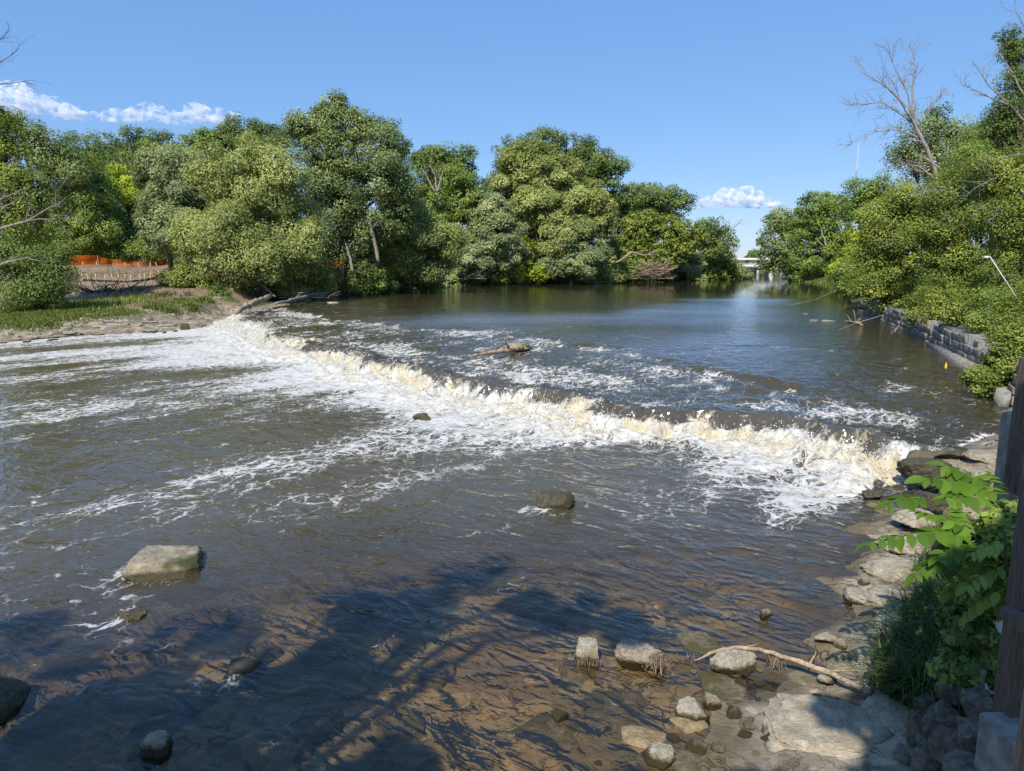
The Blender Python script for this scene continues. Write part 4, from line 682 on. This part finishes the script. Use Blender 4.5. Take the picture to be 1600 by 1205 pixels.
# ------------------------------------------------------------------ grass
def blades(name, label, pts, n, L, w, mat, spread, lean=.5, seed=0, stuff=True):
    r = np.random.default_rng(seed); pts = np.array(pts); c = pts[r.integers(len(pts), size=n)] + np.stack([r.normal(0, spread, n), r.normal(0, spread, n), np.zeros(n)], 1)
    c[:, 2] = terrain(c[:, 0], c[:, 1])[0] - .02; a = r.uniform(0, 6.283, n); d = np.stack([np.cos(a), np.sin(a), 0 * a], 1); sd_ = np.stack([-np.sin(a), np.cos(a), 0 * a], 1)
    l = (L * r.uniform(.45, 1.25, n))[:, None]; le = (lean * r.uniform(.2, 1.3, n))[:, None]; w_ = w * r.uniform(.6, 1.2, n)[:, None]
    up = np.array((0, 0, 1.)); p1 = c + up * l * .55 + d * l * le * .3; p2 = c + up * l * (.95 - .35 * le) + d * l * le * .95
    V = np.stack([c - sd_ * w_, c + sd_ * w_, p1 + sd_ * w_ * .8, p1 - sd_ * w_ * .8, p2 + sd_ * w_ * .1, p2 - sd_ * w_ * .1], 1).reshape(-1, 3)
    i = np.arange(n)[:, None] * 6; Q = np.vstack([i + np.array((0, 1, 2, 3)), i + np.array((3, 2, 4, 5))]); t_ = np.clip(r.normal(.45, .25, n), 0, 1)
    o = raw_mesh(name, V, Q, mat, None, fattrs={'tone': np.concatenate([t_, t_])}); return struct(o, 'stuff')
def gp(u, v, z0=.5): return hit(u, v)
blades('shore_grass', '', [gp(u, v) for u, v in [(5, 497), (30, 495), (55, 500), (60, 505), (85, 492), (100, 497), (120, 490), (140, 493), (160, 488), (180, 490), (20, 505), (50, 510), (20, 488), (60, 487), (100, 487)]], 22000, .34, .03, LEAF['grassy'], 1.2, .6, 1)
blades('shore_grass', '', [gp(u, v) for u, v in [(265, 480), (250, 482), (275, 475), (300, 478), (310, 472), (240, 475)]], 1300, .36, .03, LEAF['grassy'], .7, .6, 2)
blades('bank_grass', '', [gp(u, v, 2.) for u, v in [(575, 452), (560, 452), (600, 452), (540, 455), (760, 440), (830, 440), (900, 440), (1000, 438), (1060, 437), (1090, 437), (1130, 435)]], 9000, .9, .07, LEAF['grassy'], 2.2, .6, 3)
blades('bank_grass', '', [gp(u, v, 1.2) for u, v in [(1270, 440), (1300, 441), (1330, 438), (1345, 440), (1315, 443)]], 4000, 1.0, .07, LEAF['grassy'], 2., .6, 4)
blades('dry_litter', '', [gp(u, v) for u, v in [(130, 430), (170, 428), (210, 430), (240, 432), (150, 450), (200, 455), (240, 460), (280, 465), (310, 470), (260, 475), (220, 470), (300, 485), (180, 462)]], 5200, .3, .03, LEAF['dry'], 2.2, 1.5, 8)
blades('slope_weeds', '', [gp(u, v) for u, v in [(255, 462), (282, 472), (300, 482), (240, 482), (265, 488), (320, 470)]], 2200, .45, .035, LEAF['grassy'], .45, .7, 9)
blades('weeds', '', [gp(u, v, 2.5) for u, v in [(200, 470), (150, 478), (120, 478), (60, 480)]], 2600, .5, .04, LEAF['olive'], 1.6, .6, 5)
blades('tussock_grass', '', [gp(u, v, .6) for u, v in [(1415, 1085), (1435, 1075), (1430, 1050), (1450, 1030), (1465, 1010), (1475, 970), (1440, 1095), (1450, 1050), (1475, 1010), (1480, 1060), (1480, 940), (1500, 1000), (1465, 990), (1500, 1050), (1470, 975), (1520, 1080), (1480, 1100)]], 5600, .62, .009, LEAF['tussock'], .17, 1.1, 6)
blades('tussock_grass', '', [gp(u, v, .6) for u, v in [(1480, 890), (1490, 910), (1495, 860), (1500, 840), (1490, 940), (1515, 900)]], 2200, .5, .009, LEAF['tussock'], .18, 1., 7)
# ------------------------------------------------------------------ near saplings with pinnate leaves
def sapling(label, stem_pts, fronds, seed, mat=None, size=1.):
    r = np.random.default_rng(seed); b = stem_pts[0]; root = empty('sapling', b, label, 'sapling'); m = MB(); m.tube(stem_pts, np.linspace(.016, .006, len(stem_pts)), 6); m.build('stem', M['bark'], root, True)
    for (p0, p1, npair, ll) in fronds:
        p0 = np.array(p0); p1 = np.array(p1); ax = p1 - p0; L = np.linalg.norm(ax); sag = np.array((0, 0, .12 * L)); mid = (p0 + p1) / 2 + sag; T = np.linspace(0, 1, npair * 2 + 1)
        C_ = ((1 - T) ** 2)[:, None] * p0 + (2 * T * (1 - T))[:, None] * mid + (T ** 2)[:, None] * p1; mb = MB(); mb.tube(C_, np.linspace(.006, .002, len(C_)), 5)
        side = np.cross(ax / L, (0, 0, 1)); side /= np.linalg.norm(side)
        Vs = []; Qs = []; tones = []; k = 0
        def leaflet(c, d, l, w, tone):
            nonlocal k
            d = d / np.linalg.norm(d); up = np.array((0, 0, 1.)) + r.normal(0, .28, 3); s_ = np.cross(d, up); s_ /= np.linalg.norm(s_); n_ = np.cross(s_, d); rows = [0, .16, .4, .65, .85, 1.]; ws = [.06, .34, .5, .44, .24, .02]; rows_v = []
            for t_, ww in zip(rows, ws):
                p = c + d * l * t_ - n_ * l * .22 * t_ * t_; rows_v += [p - s_ * w * ww + n_ * w * ww * .28, p, p + s_ * w * ww + n_ * w * ww * .28]
            Vs.extend(rows_v)
            for i in range(5):
                for j in range(2): Qs.append((k + i * 3 + j, k + i * 3 + j + 1, k + i * 3 + j + 4, k + i * 3 + j + 3)); tones.append(tone)
            k += 18
        base_t = r.uniform(.25, .75)
        for i in range(1, npair + 1):
            t_ = i / (npair + .3); c = ((1 - t_) ** 2) * p0 + 2 * t_ * (1 - t_) * mid + t_ ** 2 * p1; tx = ax / L + np.array((0, 0, .2 - .5 * t_)); w_ = ll * (.75 + .45 * math.sin(math.pi * t_ ** .8)) * r.uniform(.85, 1.15)
            for sg in (-1, 1): leaflet(c, side * sg * 1.0 + tx * .55 + np.array((0, 0, -.25)) + r.normal(0, .14, 3), w_, w_ * .52, np.clip(base_t + r.normal(0, .15), 0, 1))
        leaflet(p1, ax / L + np.array((0, 0, -.3)), ll, ll * .5, base_t)
        fr = raw_mesh('frond', np.array(Vs) - np.array(root.location), Qs, mat or LEAF['bright'], root, True, fattrs={'tone': np.array(tones)}); mb.build('leaf_stalk', M['leafstalk'], fr if False else root, True)
    return root
M['leafstalk'] = mat_simple('leaf_stalk', (.12, .17, .03), (.22, .24, .06), 9, .6)
A_ = atY
sapling('upper sapling with sunlit feather leaves over the weir end', [gp(1560, 860, 1.), A_(1556, 810, 7.2), A_(1550, 770, 7.1)],
  [(A_(1552, 775, 7.1), A_(1445, 748, 7.0), 8, 0.216), (A_(1552, 770, 7.1), A_(1478, 728, 7.3), 8, 0.184), (A_(1554, 790, 7.1), A_(1478, 778, 6.7), 8, 0.184), (A_(1552, 780, 7.1), A_(1545, 742, 7.4), 6, 0.162), (A_(1554, 800, 7.), A_(1590, 790, 7.), 6, 0.162)], 1)
sapling('lower sapling reaching long bright leaves over the pale shelf', [gp(1560, 940, .9), A_(1540, 880, 6.4), A_(1525, 840, 6.3)],
  [(A_(1520, 838, 6.3), A_(1360, 848, 6.2), 11, 0.173), (A_(1525, 835, 6.3), A_(1440, 800, 6.5), 7, 0.140), (A_(1525, 845, 6.3), A_(1428, 900, 6.0), 9, 0.140), (A_(1528, 850, 6.3), A_(1465, 870, 6.0), 8, 0.140), (A_(1525, 840, 6.3), A_(1500, 795, 6.6), 6, 0.140), (A_(1530, 855, 6.3), A_(1480, 925, 6.0), 7, 0.130), (A_(1530, 850, 6.3), A_(1590, 870, 6.2), 8, 0.151), (A_(1530, 860, 6.3), A_(1560, 920, 6.1), 7, 0.140)], 2)
sapling('single leaf spray hanging alone over the shallow water', [gp(1490, 850, .6), A_(1470, 815, 6.9), A_(1450, 790, 6.8)], [(A_(1448, 779, 6.8), A_(1388, 785, 6.7), 5, 0.162)], 3)
sapling('shaded sapling between the posts', [gp(1575, 960, 1.), A_(1572, 880, 6.), A_(1570, 830, 6.)],
  [(A_(1570, 830 + 18 * i, 6.), A_(1570 + (-1) ** i * (45 + 5 * i), 838 + 26 * i, 5.9 + .12 * (i % 3)), 6, .13) for i in range(7)], 4, LEAF['mid'])
bush('shaded leafy undergrowth below the deck posts', 6.6, [(1555, 880, 46, 46), (1580, 930, 40, 44), (1540, 930, 36, 34), (1590, 840, 36, 50)], 'mid', cl=.13, dens=.4, seed=55, stem=False)
bush('dark low shrub behind the tussocks by the footing', 6.2, [(1510, 985, 34, 34), (1540, 1030, 34, 40), (1500, 1050, 30, 28)], 'dark', cl=.11, dens=.35, seed=56, stem=False)
lf = atY(1306, 1126, at(1306, 1126, .1)[1])
m = MB(); lp = at(1306, 1126, .09); V = [lp + np.array((.05 * math.cos(a) * (1 + .25 * math.cos(3 * a)), .035 * math.sin(a), .008 * math.sin(2 * a) + .006)) for a in np.linspace(0, 6.283, 11)[:-1]]
m.add(V + [lp + np.array((0, 0, .014))], [(i, (i + 1) % 10, 10, 10) for i in range(10)]); tag(m.build('fallen_leaf', mat_simple('yellow_leaf', (.55, .3, .03), (.7, .42, .06), 20)), 'small orange-yellow leaf lying on the cracked slab', 'leaf')
# ------------------------------------------------------------------ retaining wall
def stone_wall():
    pts = np.array([(31.6, 64.5), (27.5, 53.0), (24.2, 43.2), (21.0, 35.0), (17.4, 25.5), (15.0, 20.8)]); seg = np.linalg.norm(np.diff(pts, axis=0), axis=1); cum = np.concatenate([[0], np.cumsum(seg)])
    def P(s): return np.array((np.interp(s, cum, pts[:, 0]), np.interp(s, cum, pts[:, 1])))
    root = empty('stone_wall', (pts[3][0], pts[3][1], 1.), 'long grey retaining wall of rough limestone blocks along the right bank', 'wall'); m = MB(); mc = MB(); z = .55; ang = [math.atan2(*(pts[i + 1] - pts[i])[::-1]) for i in range(len(pts) - 1)]
    for c in range(5):
        h = [.32, .30, .28, .33, .30, .26][c]; s = rng.uniform(-.5, 0); 
        while s < cum[-1]:
            l = rng.uniform(.5, 1.15); q = P(np.clip(s + l / 2, 0, cum[-1])); i = int(np.clip(np.searchsorted(cum, s + l / 2) - 1, 0, len(seg) - 1)); a = ang[i]; nx, ny = -math.sin(a), math.cos(a); nrm = np.array((nx, ny)) * (1 if nx > 0 else -1); o_ = rng.uniform(-.06, .05) + .035 * c
            if rng.uniform() > (.02 if c < 4 else .15): m.box((q[0] + nrm[0] * (.28 + o_), q[1] + nrm[1] * (.28 + o_), z + h / 2), (l - .035, .6, h - .03), a, 0, .028)
            s += l
        z += h
    m.build('blockwork', M['limestone'], root, bevel=.03)
    for i in range(len(pts) - 1):
        a = ang[i]; nrm = np.array((-math.sin(a), math.cos(a))); nrm *= np.sign(nrm[0]); q = (pts[i] + pts[i + 1]) / 2 + nrm * .42; mc.box((q[0], q[1], 1.3), (seg[i] + .1, .5, 1.75), a)
        if i in (3, 4): q = (pts[i] + pts[i + 1]) / 2 - nrm * .12; mc.box((q[0], q[1], .9), (seg[i], .3, .7), a, 0, .03)
    mc.build('footing', M['concrete'], root)
stone_wall()
# ------------------------------------------------------------------ fences on the left bank
def net_mat():
    t = NT('orange_net'); u = t.n('ShaderNodeUVMap') if False else t.objc(); n = t.noise(u, 2.2, 4); b = t.noise(t.map(u, (1, 1, 6)), 5, 2); c = t.mix(t.sm(.4, .65, n), (.62, .10, .018), (.48, .17, .03))
    d = t.mixs(.4, t.sh('ShaderNodeBsdfDiffuse', Color=c), t.sh('ShaderNodeBsdfTranslucent', Color=c)); return t.done(t.mixs(t.math('MULTIPLY', .85, t.sm(.44, .58, b)), d, t.sh('ShaderNodeBsdfTransparent', Color=(1, 1, 1))))
M['net'] = net_mat()
def net_fence(label, tops, bots, Y, group=None, seed=0, snap=False):
    r = np.random.default_rng(seed); n = 40; uu = np.linspace(0, len(tops) - 1, n); T = np.stack([np.interp(uu, range(len(tops)), [t[k] for t in tops]) for k in (0, 1)], 1); B = np.stack([np.interp(uu, range(len(bots)), [t[k] for t in bots]) for k in (0, 1)], 1)
    V = []; Q = []; 
    for i in range(n):
        dy = .25 * math.sin(i * .9) + r.normal(0, .08); b = hit(B[i][0], B[i][1], 40., Y + 25.) if snap else atY(B[i][0], B[i][1], Y); a = b + np.array((0, dy * .4, (B[i][1] - T[i][1]) * pxm(410, b[1]))); 
        for j in range(5): V.append(a + (b - a) * j / 4 + np.array((0, .12 * math.sin(j * 1.7 + i * .6), 0)))
    for i in range(n - 1):
        for j in range(4): Q.append((i * 5 + j, i * 5 + j + 1, i * 5 + j + 6, i * 5 + j + 5))
    c = np.mean(V, axis=0); root = empty('mesh_fence', (c[0], c[1], V[4][2]), label, 'fence', group); off = np.array(root.location)
    raw_mesh('netting', np.array(V) - off, Q, M['net'], root, True)
    for i in range(0, n, 8):
        p = np.array(V[i * 5 + 4]) - (0, 0, .4); q = np.array(V[i * 5]) + (0, 0, .08); m = MB(); m.tube([p, q], [.035, .03], 6); m.build('post', M['stake'], root)
net_fence('long orange mesh construction fence behind the dirt plot', [(103, 400), (150, 399), (168, 405), (200, 408), (228, 409), (252, 402), (262, 400)], [(103, 414), (150, 415), (168, 416), (200, 417), (228, 417), (252, 415), (262, 414)], 96, seed=1, snap=True)
net_fence('short orange mesh piece farther back among the trees', [(178, 380), (190, 381), (201, 386)], [(178, 385), (190, 386), (201, 390)], 112, seed=2)
net_fence('scrap of orange mesh behind the big willow', [(290, 398), (300, 394), (314, 396)], [(290, 412), (300, 412), (314, 410)], 93, seed=3)
net_fence('scrap of orange mesh under the tallest cottonwood', [(506, 407), (520, 408), (538, 410)], [(506, 413), (522, 414), (538, 417)], 92, seed=4)
net_fence('little orange mesh end beside the far left bush', [(80, 408), (95, 407)], [(80, 414), (95, 414)], 95, seed=5)
def silt(label, pts, n, seed, hpx, fab=True):
    r = np.random.default_rng(seed); T = np.linspace(0, len(pts) - 1, 30); P = np.array([hit(np.interp(t, range(len(pts)), [p[0] for p in pts]), np.interp(t, range(len(pts)), [p[1] for p in pts]), 40., 130.) for t in T]); P[1:-1, 1] = (P[:-2, 1] + P[1:-1, 1] + P[2:, 1]) / 3
    k = pxm(430, P[15][1]); root = empty('silt_fence', P[15], label, 'fence'); off = np.array(root.location); V = []; Q = []
    for i, p in enumerate(P): V += [p + (0, 0, -.3), p + (0, .06 * math.sin(i), hpx * k)]
    for i in range(29): Q.append((i * 2, i * 2 + 2, i * 2 + 3, i * 2 + 1))
    raw_mesh('fabric', np.array(V) - off, Q, M['silt'], root)
    for i in np.linspace(0, 29, n).astype(int): mm = MB(); p = P[i]; mm.box(p + np.array((0, -.05, .28 + hpx * k * .5)), (.07, .06, .8 + hpx * k), tilt=r.normal(0, .16)); mm.build('stake', M['stake'], root)
silt('black silt fence with pale wooden stakes across the front of the dirt plot', [(130, 439), (165, 441), (200, 442), (230, 439), (248, 434)], 13, 1, 3.0)
silt('row of short wooden stakes along the back of the dirt plot', [(108, 418), (150, 417), (190, 419), (225, 419), (245, 418)], 8, 2, .3)
m = MB(); p = gp(243, 440, 2.8); m.tube([p, p + (.05, 0, 1.2)], [.05, .04], 6); m.box(p + np.array((.06, 0, 1.0)), (.16, .16, .5)); tag(m.build('marker_post', M['redp']), 'small red-orange marker at the right end of the silt fence', 'marker')
# ------------------------------------------------------------------ bridge, mast, far wood
def bridge():
    Y = 300.; k = pxm(410, Y); x0 = atY(1130, 410, Y)[0]; x1 = atY(1265, 410, Y)[0]; zz = lambda v: atY(1180, v, Y)[2]; cx = (x0 + x1) / 2; W_ = x1 - x0
    root = empty('bridge', (cx, Y, 1.1), 'long white two-level bridge crossing the river far upstream', 'bridge'); 
    m = MB(); m.box((cx, Y + 12, (zz(403) + zz(407)) / 2), (W_, 9, zz(403) - zz(407))); m.build('upper_deck', M['bridgew'], root)
    m = MB(); m.box((cx, Y, (zz(413) + zz(418)) / 2), (W_, 9, zz(413) - zz(418))); m.build('lower_deck', M['bridgew'], root)
    m = MB(); m.box((cx, Y - 4.7, zz(412)), (W_, .15, .12)); 
    for i in range(40): m.box((x0 + W_ * (i + .5) / 40, Y - 4.7, zz(413) + .35), (.1, .1, .8))
    m.build('railing', M['steel'], root)
    for u in (1165, 1182, 1200, 1217, 1238):
        m = MB(); x = atY(u, 410, Y)[0]; m.box((x, Y + 12, (zz(407) + zz(440)) / 2), (.9, 1.6, zz(407) - zz(440) - .01)); m.build('pier', M['bridgew'], root)
    for u in (1161, 1202, 1240):
        m = MB(); x = atY(u, 410, Y)[0]; m.box((x, Y, (zz(418) + zz(440)) / 2), (1.2, 7, zz(418) - zz(440) - .01)); m.build('pier', M['bridgew'], root)
bridge()
def mast():
    Y = 700.; b = atY(1337, 330, Y); tp = atY(1342, 222, Y); root = empty('radio_mast', (b[0], Y, 4.), 'thin red and white lattice radio mast behind the right trees', 'mast'); n = 9
    for i in range(n):
        m = MB(); z0 = 4 + (tp[2] - 4) * i / n; z1 = 4 + (tp[2] - 4) * (i + 1) / n; 
        for j in range(3): a = j * 2.1; o = np.array((math.cos(a), math.sin(a), 0)) * .9; c = np.array((tp[0], Y, 0)); m.tube([c + o + (0, 0, z0), c + o + (0, 0, z1)], .11, 4)
        zs = np.linspace(z0, z1, 5)
        for a_, b_ in zip(zs[:-1], zs[1:]): m.tube([c + (-.9, 0, a_), c + (.9, 0, b_)], .1, 4); m.tube([c + (.9, 0, a_), c + (-.9, 0, b_)], .1, 4)
        m.build('mast_section', M['redp'] if i == 6 else M['steel'], root)
mast()
r = np.random.default_rng(99); n = 150; cx_ = r.uniform(40, 330, n); cy_ = r.uniform(380, 520, n); cr = r.uniform(2.5, 4.5, n); cz = ground(90, 450) * 0 + 2 + r.uniform(0, 1, n) ** .8 * (7 + 4 * fbm(cx_ * .03, cy_ * 0, 5))
V, Q, tone = leaves(np.stack([cx_, cy_, cz], 1), cr, np.tile((0, -1., .3), (n, 1)), 26000, 1.3, 1.0, 9); struct(raw_mesh('far_wood', V, Q, LEAF['dark'], fattrs={'tone': tone}), 'stuff')
# ------------------------------------------------------------------ deck timbers and concrete at the right edge
def pbox(name, label, cat, u0, u1, vt, vb, Y, depth, mat, jit=.004, bevel=.012, rot=0.):
    a = atY((u0 + u1) / 2, (vt + vb) / 2, Y); zt = atY(u0, vt, Y)[2]; zb = atY(u0, vb, Y)[2]; w = (u1 - u0) * pxm((vt + vb) / 2, Y); m = MB(); m.box((0, 0, (zt - zb) / 2), (w, depth, zt - zb), rot, 0, jit)
    o = m.build(name, mat, None, bevel=bevel); o.location = (a[0], Y, zb); return tag(o, label, cat)
pbox('deck_post', 'upper weathered timber deck post standing on the concrete wall', 'post', 1592, 1630, 560, 770, 8.2, .3, M['timber'])
pbox('concrete_wall', 'low grey concrete wall under the upper deck post', 'wall', 1592, 1660, 650, 800, 8.7, .9, M['concrete'], .02, .03)
pbox('deck_post', 'near weathered timber deck post with a cross joint', 'post', 1589, 1640, 640, 1170, 5.2, .2, M['timber'])
pbox('cross_timber', 'short horizontal timber bolted on the near deck post', 'timber', 1578, 1600, 958, 978, 5.0, .25, M['timber'])
pbox('concrete_footing', 'pale concrete footing block under the near deck post', 'footing', 1548, 1640, 1142, 1330, 4.95, .5, M['concrete'], .015, .03)
pbox('rail_timber', 'light brown upright timber at the bottom right corner', 'timber', 1592, 1660, 880, 1500, 3.3, .08, M['rail'])
pbox('concrete_pillar', 'white concrete pillar in the shade behind the tussocks', 'pillar', 1538, 1566, 955, 1075, 6.7, .25, M['white'], .01, .02)
pbox('stone_pillar', 'low rough stone pillar left of the white concrete pillar', 'pillar', 1512, 1532, 1035, 1110, 6.2, .2, M['concrete'], .02, .03)
# leaning pole with a lamp head among the right trees
root = empty('lamp_pole', atY(1610, 500, 27), 'thin pale leaning pole with a small lamp head in front of the right trees', 'pole'); m = MB(); m.tube([atY(1612, 505, 27), atY(1580, 452, 27), atY(1546, 400, 27)], [.018, .016, .014], 7); m.build('pole', M['white'], root, True)
m = MB(); m.box(atY(1541, 402, 27), (.14, .12, .09), jit=.01); m.build('lamp_head', M['white'], root, bevel=.02)
m = MB(); p = at(1477, 581, 1.12); m.tube([p + (0, 0, .05), p + (.0, 0, .18), p + (0, 0, .34)], [.02, .055, .012], 8); tag(m.build('float', mat_simple('yellow_plastic', (.6, .4, .02), (.7, .5, .04), 5, .4), None, True), 'small yellow float hanging above the brown water near the wall', 'fishing float')
m = MB(); m.tube([at(1230, 478, 1.6), at(1275, 468, 1.9), at(1310, 452, 2.6)], .006, 4); m.tube([at(1310, 516, 1.3), at(1340, 504, 1.5), at(1382, 492, 2.)], .006, 4); tag(m.build('fishing_line', M['white']), 'pale snagged fishing line slanting over the upper river', 'fishing line')
# ------------------------------------------------------------------ shade trees behind the viewer (they throw the shadows in the foreground)
SUN_EL, SUN_AZ = rad(46), None
S = np.array((-.36, -.93, 0)); S /= np.linalg.norm(S); SUN = S * math.cos(SUN_EL) + np.array((0, 0, math.sin(SUN_EL)))
def shade_tree(label, targets, rads, H, kind, seed, base):
    r = np.random.default_rng(seed); cents = []; crs = []
    for g_, rr in zip(targets, rads):
        nn = int(6 + 9 * rr * rr); c = g_ + SUN * ((H - g_[2]) / SUN[2]); d = r.normal(0, 1, (nn, 3)); cents.append(c + d * np.array((rr, rr, rr * .5)) * .6); crs.append(r.uniform(.35, .7, nn) * min(1, rr))
    cents = np.vstack(cents); crs = np.concatenate(crs); bx, by = base; root = empty('tree', (bx, by, ground(bx, by)), label, 'tree'); off = np.array(root.location)
    V, Q, tone = leaves(cents, crs, np.tile((0, 0, 1.), (len(cents), 1)), 330 * len(cents), .2, .14, seed); raw_mesh('crown', V - off, Q, LEAF[kind], root, fattrs={'tone': tone})
    m = MB(); top = cents.mean(axis=0); m.tube([off - (0, 0, .5), off * .5 + top * .5 + (0, -1, 0), top], [.42, .34, .12], 9)
    for j in r.choice(len(cents), min(26, len(cents)), replace=False): m.tube([off * .35 + top * .65, (top + cents[j]) / 2, cents[j]], [.14, .08, .02], 5, cap=False)
    m.build('trunk', M['bark'], root, True)
shade_tree('shade tree behind the viewer on the left', [at(80, 1160, 0), at(290, 1120, 0), at(470, 1040, 0), at(560, 935, 0), at(675, 915, 0), at(740, 890, 0), at(800, 930, 0), at(880, 950, 0), at(1000, 975, 0), at(250, 1200, 0), at(620, 1190, 0), at(30, 985, 0), at(330, 980, 0)], [.95, .45, .7, .65, .45, .4, .3, .5, .45, .6, .35, .4, .45], 11, 'mid', 1, (-9., -7.))
shade_tree('shade tree behind the viewer on the right', [np.array(p) for p in [(4.1, 5.2, 1.2), (4.4, 5.3, 2.2), (4.9, 6.4, .4), (5.3, 6.9, .5), (4.5, 6., .2), (3.9, 5.5, 0.), (5.0, 6.2, 1.1), (4.9, 6.6, 1.0), (5.3, 6.6, 1.5), (4.3, 6.0, .6), (4.6, 5.6, .9), (4.6, 6.9, .3), (-1.5, 5.6, 0), (0.6, 5.4, 0), (6.9, 9.2, .8)]], [.65, .5, .6, .5, .6, .5, .5, .5, .5, .5, .6, .45, .6, .5, .7], 9, 'mid', 2, (6.5, -7.))
# ------------------------------------------------------------------ clouds
def cloud(label, u, v, Y, puffs, dens, seed):
    r = np.random.default_rng(seed); k = pxm(v, Y); c0 = atY(u, v, Y); V0 = []; Q0 = []; n0 = 0; base, Qb = rock_mesh((2, 2, 2), planes=0, seed=seed, nz=0., sub=3)
    base = base / np.linalg.norm(base, axis=1, keepdims=True)
    for (du, dv, R) in puffs:
        for j in range(7):
            q = np.array((du * k, 0, -dv * k)) + r.normal(0, .5, 3) * R * k * np.array((1, .8, .5)); rr = R * k * r.uniform(.45, .8)
            V = base * rr * np.array((1.5, 1.2, 1.0)) + q; V[:, 2] = np.maximum(V[:, 2], -dv * k - R * k * .45 + .15 * V[:, 2]); V0.append(V); Q0.append(Qb + n0); n0 += len(V)
    o = raw_mesh('cloud', np.vstack(V0), np.vstack(Q0), M['ground'], None, True); o.location = c0.tolist(); o.data.materials.clear()
    t = NT('cloud'); nd = t.n('ShaderNodeVolumePrincipled'); nd.inputs['Color'].default_value = (.985, .985, .99, 1); nd.inputs['Anisotropy'].default_value = .1
    n = t.noise(t.map(t.objc(), (1, 1, 1.3)), .085 / k, 7, .62, .3); t.put(nd.inputs['Density'], t.math('MULTIPLY', t.sm(.49, .80, n), 1.5 * dens / k)); t.nt.links.new(nd.outputs[0], t.out.inputs['Volume'])
    o.data.materials.append(t.m); rm = o.modifiers.new('merge', 'REMESH'); rm.mode = 'VOXEL'; rm.voxel_size = 2.0 * k; return tag(o, label, 'cloud')
cloud('small bright heaped cloud low over the river gap', 1150, 316, 4000, [(-42, 2, 12), (-20, 0, 15), (0, -3, 19), (14, -12, 17), (32, -1, 17), (42, 3, 10)], .9, 1)
cloud('faint thin cloud strip below the heaped cloud', 1165, 345, 4500, [(-30, 0, 6), (0, 2, 7), (25, 0, 5)], .2, 2)
cloud('long white cloud bank at the left edge above the trees', 60, 170, 4000, [(-70, -10, 24), (-35, -14, 26), (0, -4, 24), (40, 6, 18), (72, 14, 12)], .4, 3)
cloud('low puffy cloud strip over the left ridge', 265, 182, 4200, [(-85, 0, 14), (-50, 0, 16), (-30, -6, 17), (0, 2, 16), (40, 0, 18), (70, 4, 15), (100, 4, 12)], .4, 4)
# ------------------------------------------------------------------ light, sky, camera
sc = bpy.context.scene
w = bpy.data.worlds.new("World"); sc.world = w; w.use_nodes = True; nt = w.node_tree; nt.nodes.clear(); sky = nt.nodes.new('ShaderNodeTexSky'); sky.sky_type = 'NISHITA'; sky.sun_disc = False
az = math.atan2(SUN[0], SUN[1]); sky.sun_elevation = SUN_EL; sky.sun_rotation = az; sky.air_density = 1.0; sky.dust_density = .25; sky.ozone_density = 3.0; sky.altitude = 200
bg = nt.nodes.new('ShaderNodeBackground'); bg.inputs['Strength'].default_value = .15; ow = nt.nodes.new('ShaderNodeOutputWorld'); gm = nt.nodes.new('ShaderNodeGamma'); gm.inputs[1].default_value = .8; hs = nt.nodes.new('ShaderNodeHueSaturation'); hs.inputs['Saturation'].default_value = 1.25; hs.inputs['Value'].default_value = 1.02
nt.links.new(sky.outputs[0], gm.inputs[0]); nt.links.new(gm.outputs[0], hs.inputs['Color']); mx = nt.nodes.new('ShaderNodeMix'); mx.data_type = 'RGBA'; mx.inputs[0].default_value = .5; mx.inputs[7].default_value = (.85, 1.85, 4.2, 1); nt.links.new(hs.outputs[0], mx.inputs[6]); nt.links.new(mx.outputs[2], bg.inputs[0]); nt.links.new(bg.outputs[0], ow.inputs[0])
L = bpy.data.lights.new('sun', 'SUN'); L.energy = 4.1; L.angle = rad(.53); L.color = (1, .95, .87); lo = bpy.data.objects.new('sun', L); C.objects.link(lo)
from mathutils import Vector
lo.rotation_euler = Vector(SUN.tolist()).to_track_quat('Z', 'Y').to_euler(); lo.location = (0, -20, 40)
cam = bpy.data.cameras.new('camera'); cam.sensor_fit = 'HORIZONTAL'; cam.sensor_width = 36; cam.lens = 36 * F / 1600; cam.clip_start = .05; cam.clip_end = 20000
co = bpy.data.objects.new('camera', cam); C.objects.link(co); co.location = (0, 0, CAMH); co.rotation_euler = (math.pi / 2 - PITCH, 0, 0); sc.camera = co
sc.view_settings.view_transform = 'Standard'; sc.view_settings.look = 'None'; sc.view_settings.gamma = 1; sc.view_settings.exposure = .5
sc.cycles.use_denoising = True; sc.cycles.max_bounces = 24; sc.cycles.transparent_max_bounces = 12; sc.cycles.volume_bounces = 24; sc.cycles.diffuse_bounces = 3; sc.cycles.glossy_bounces = 3; sc.cycles.caustics_reflective = False; sc.cycles.caustics_refractive = False
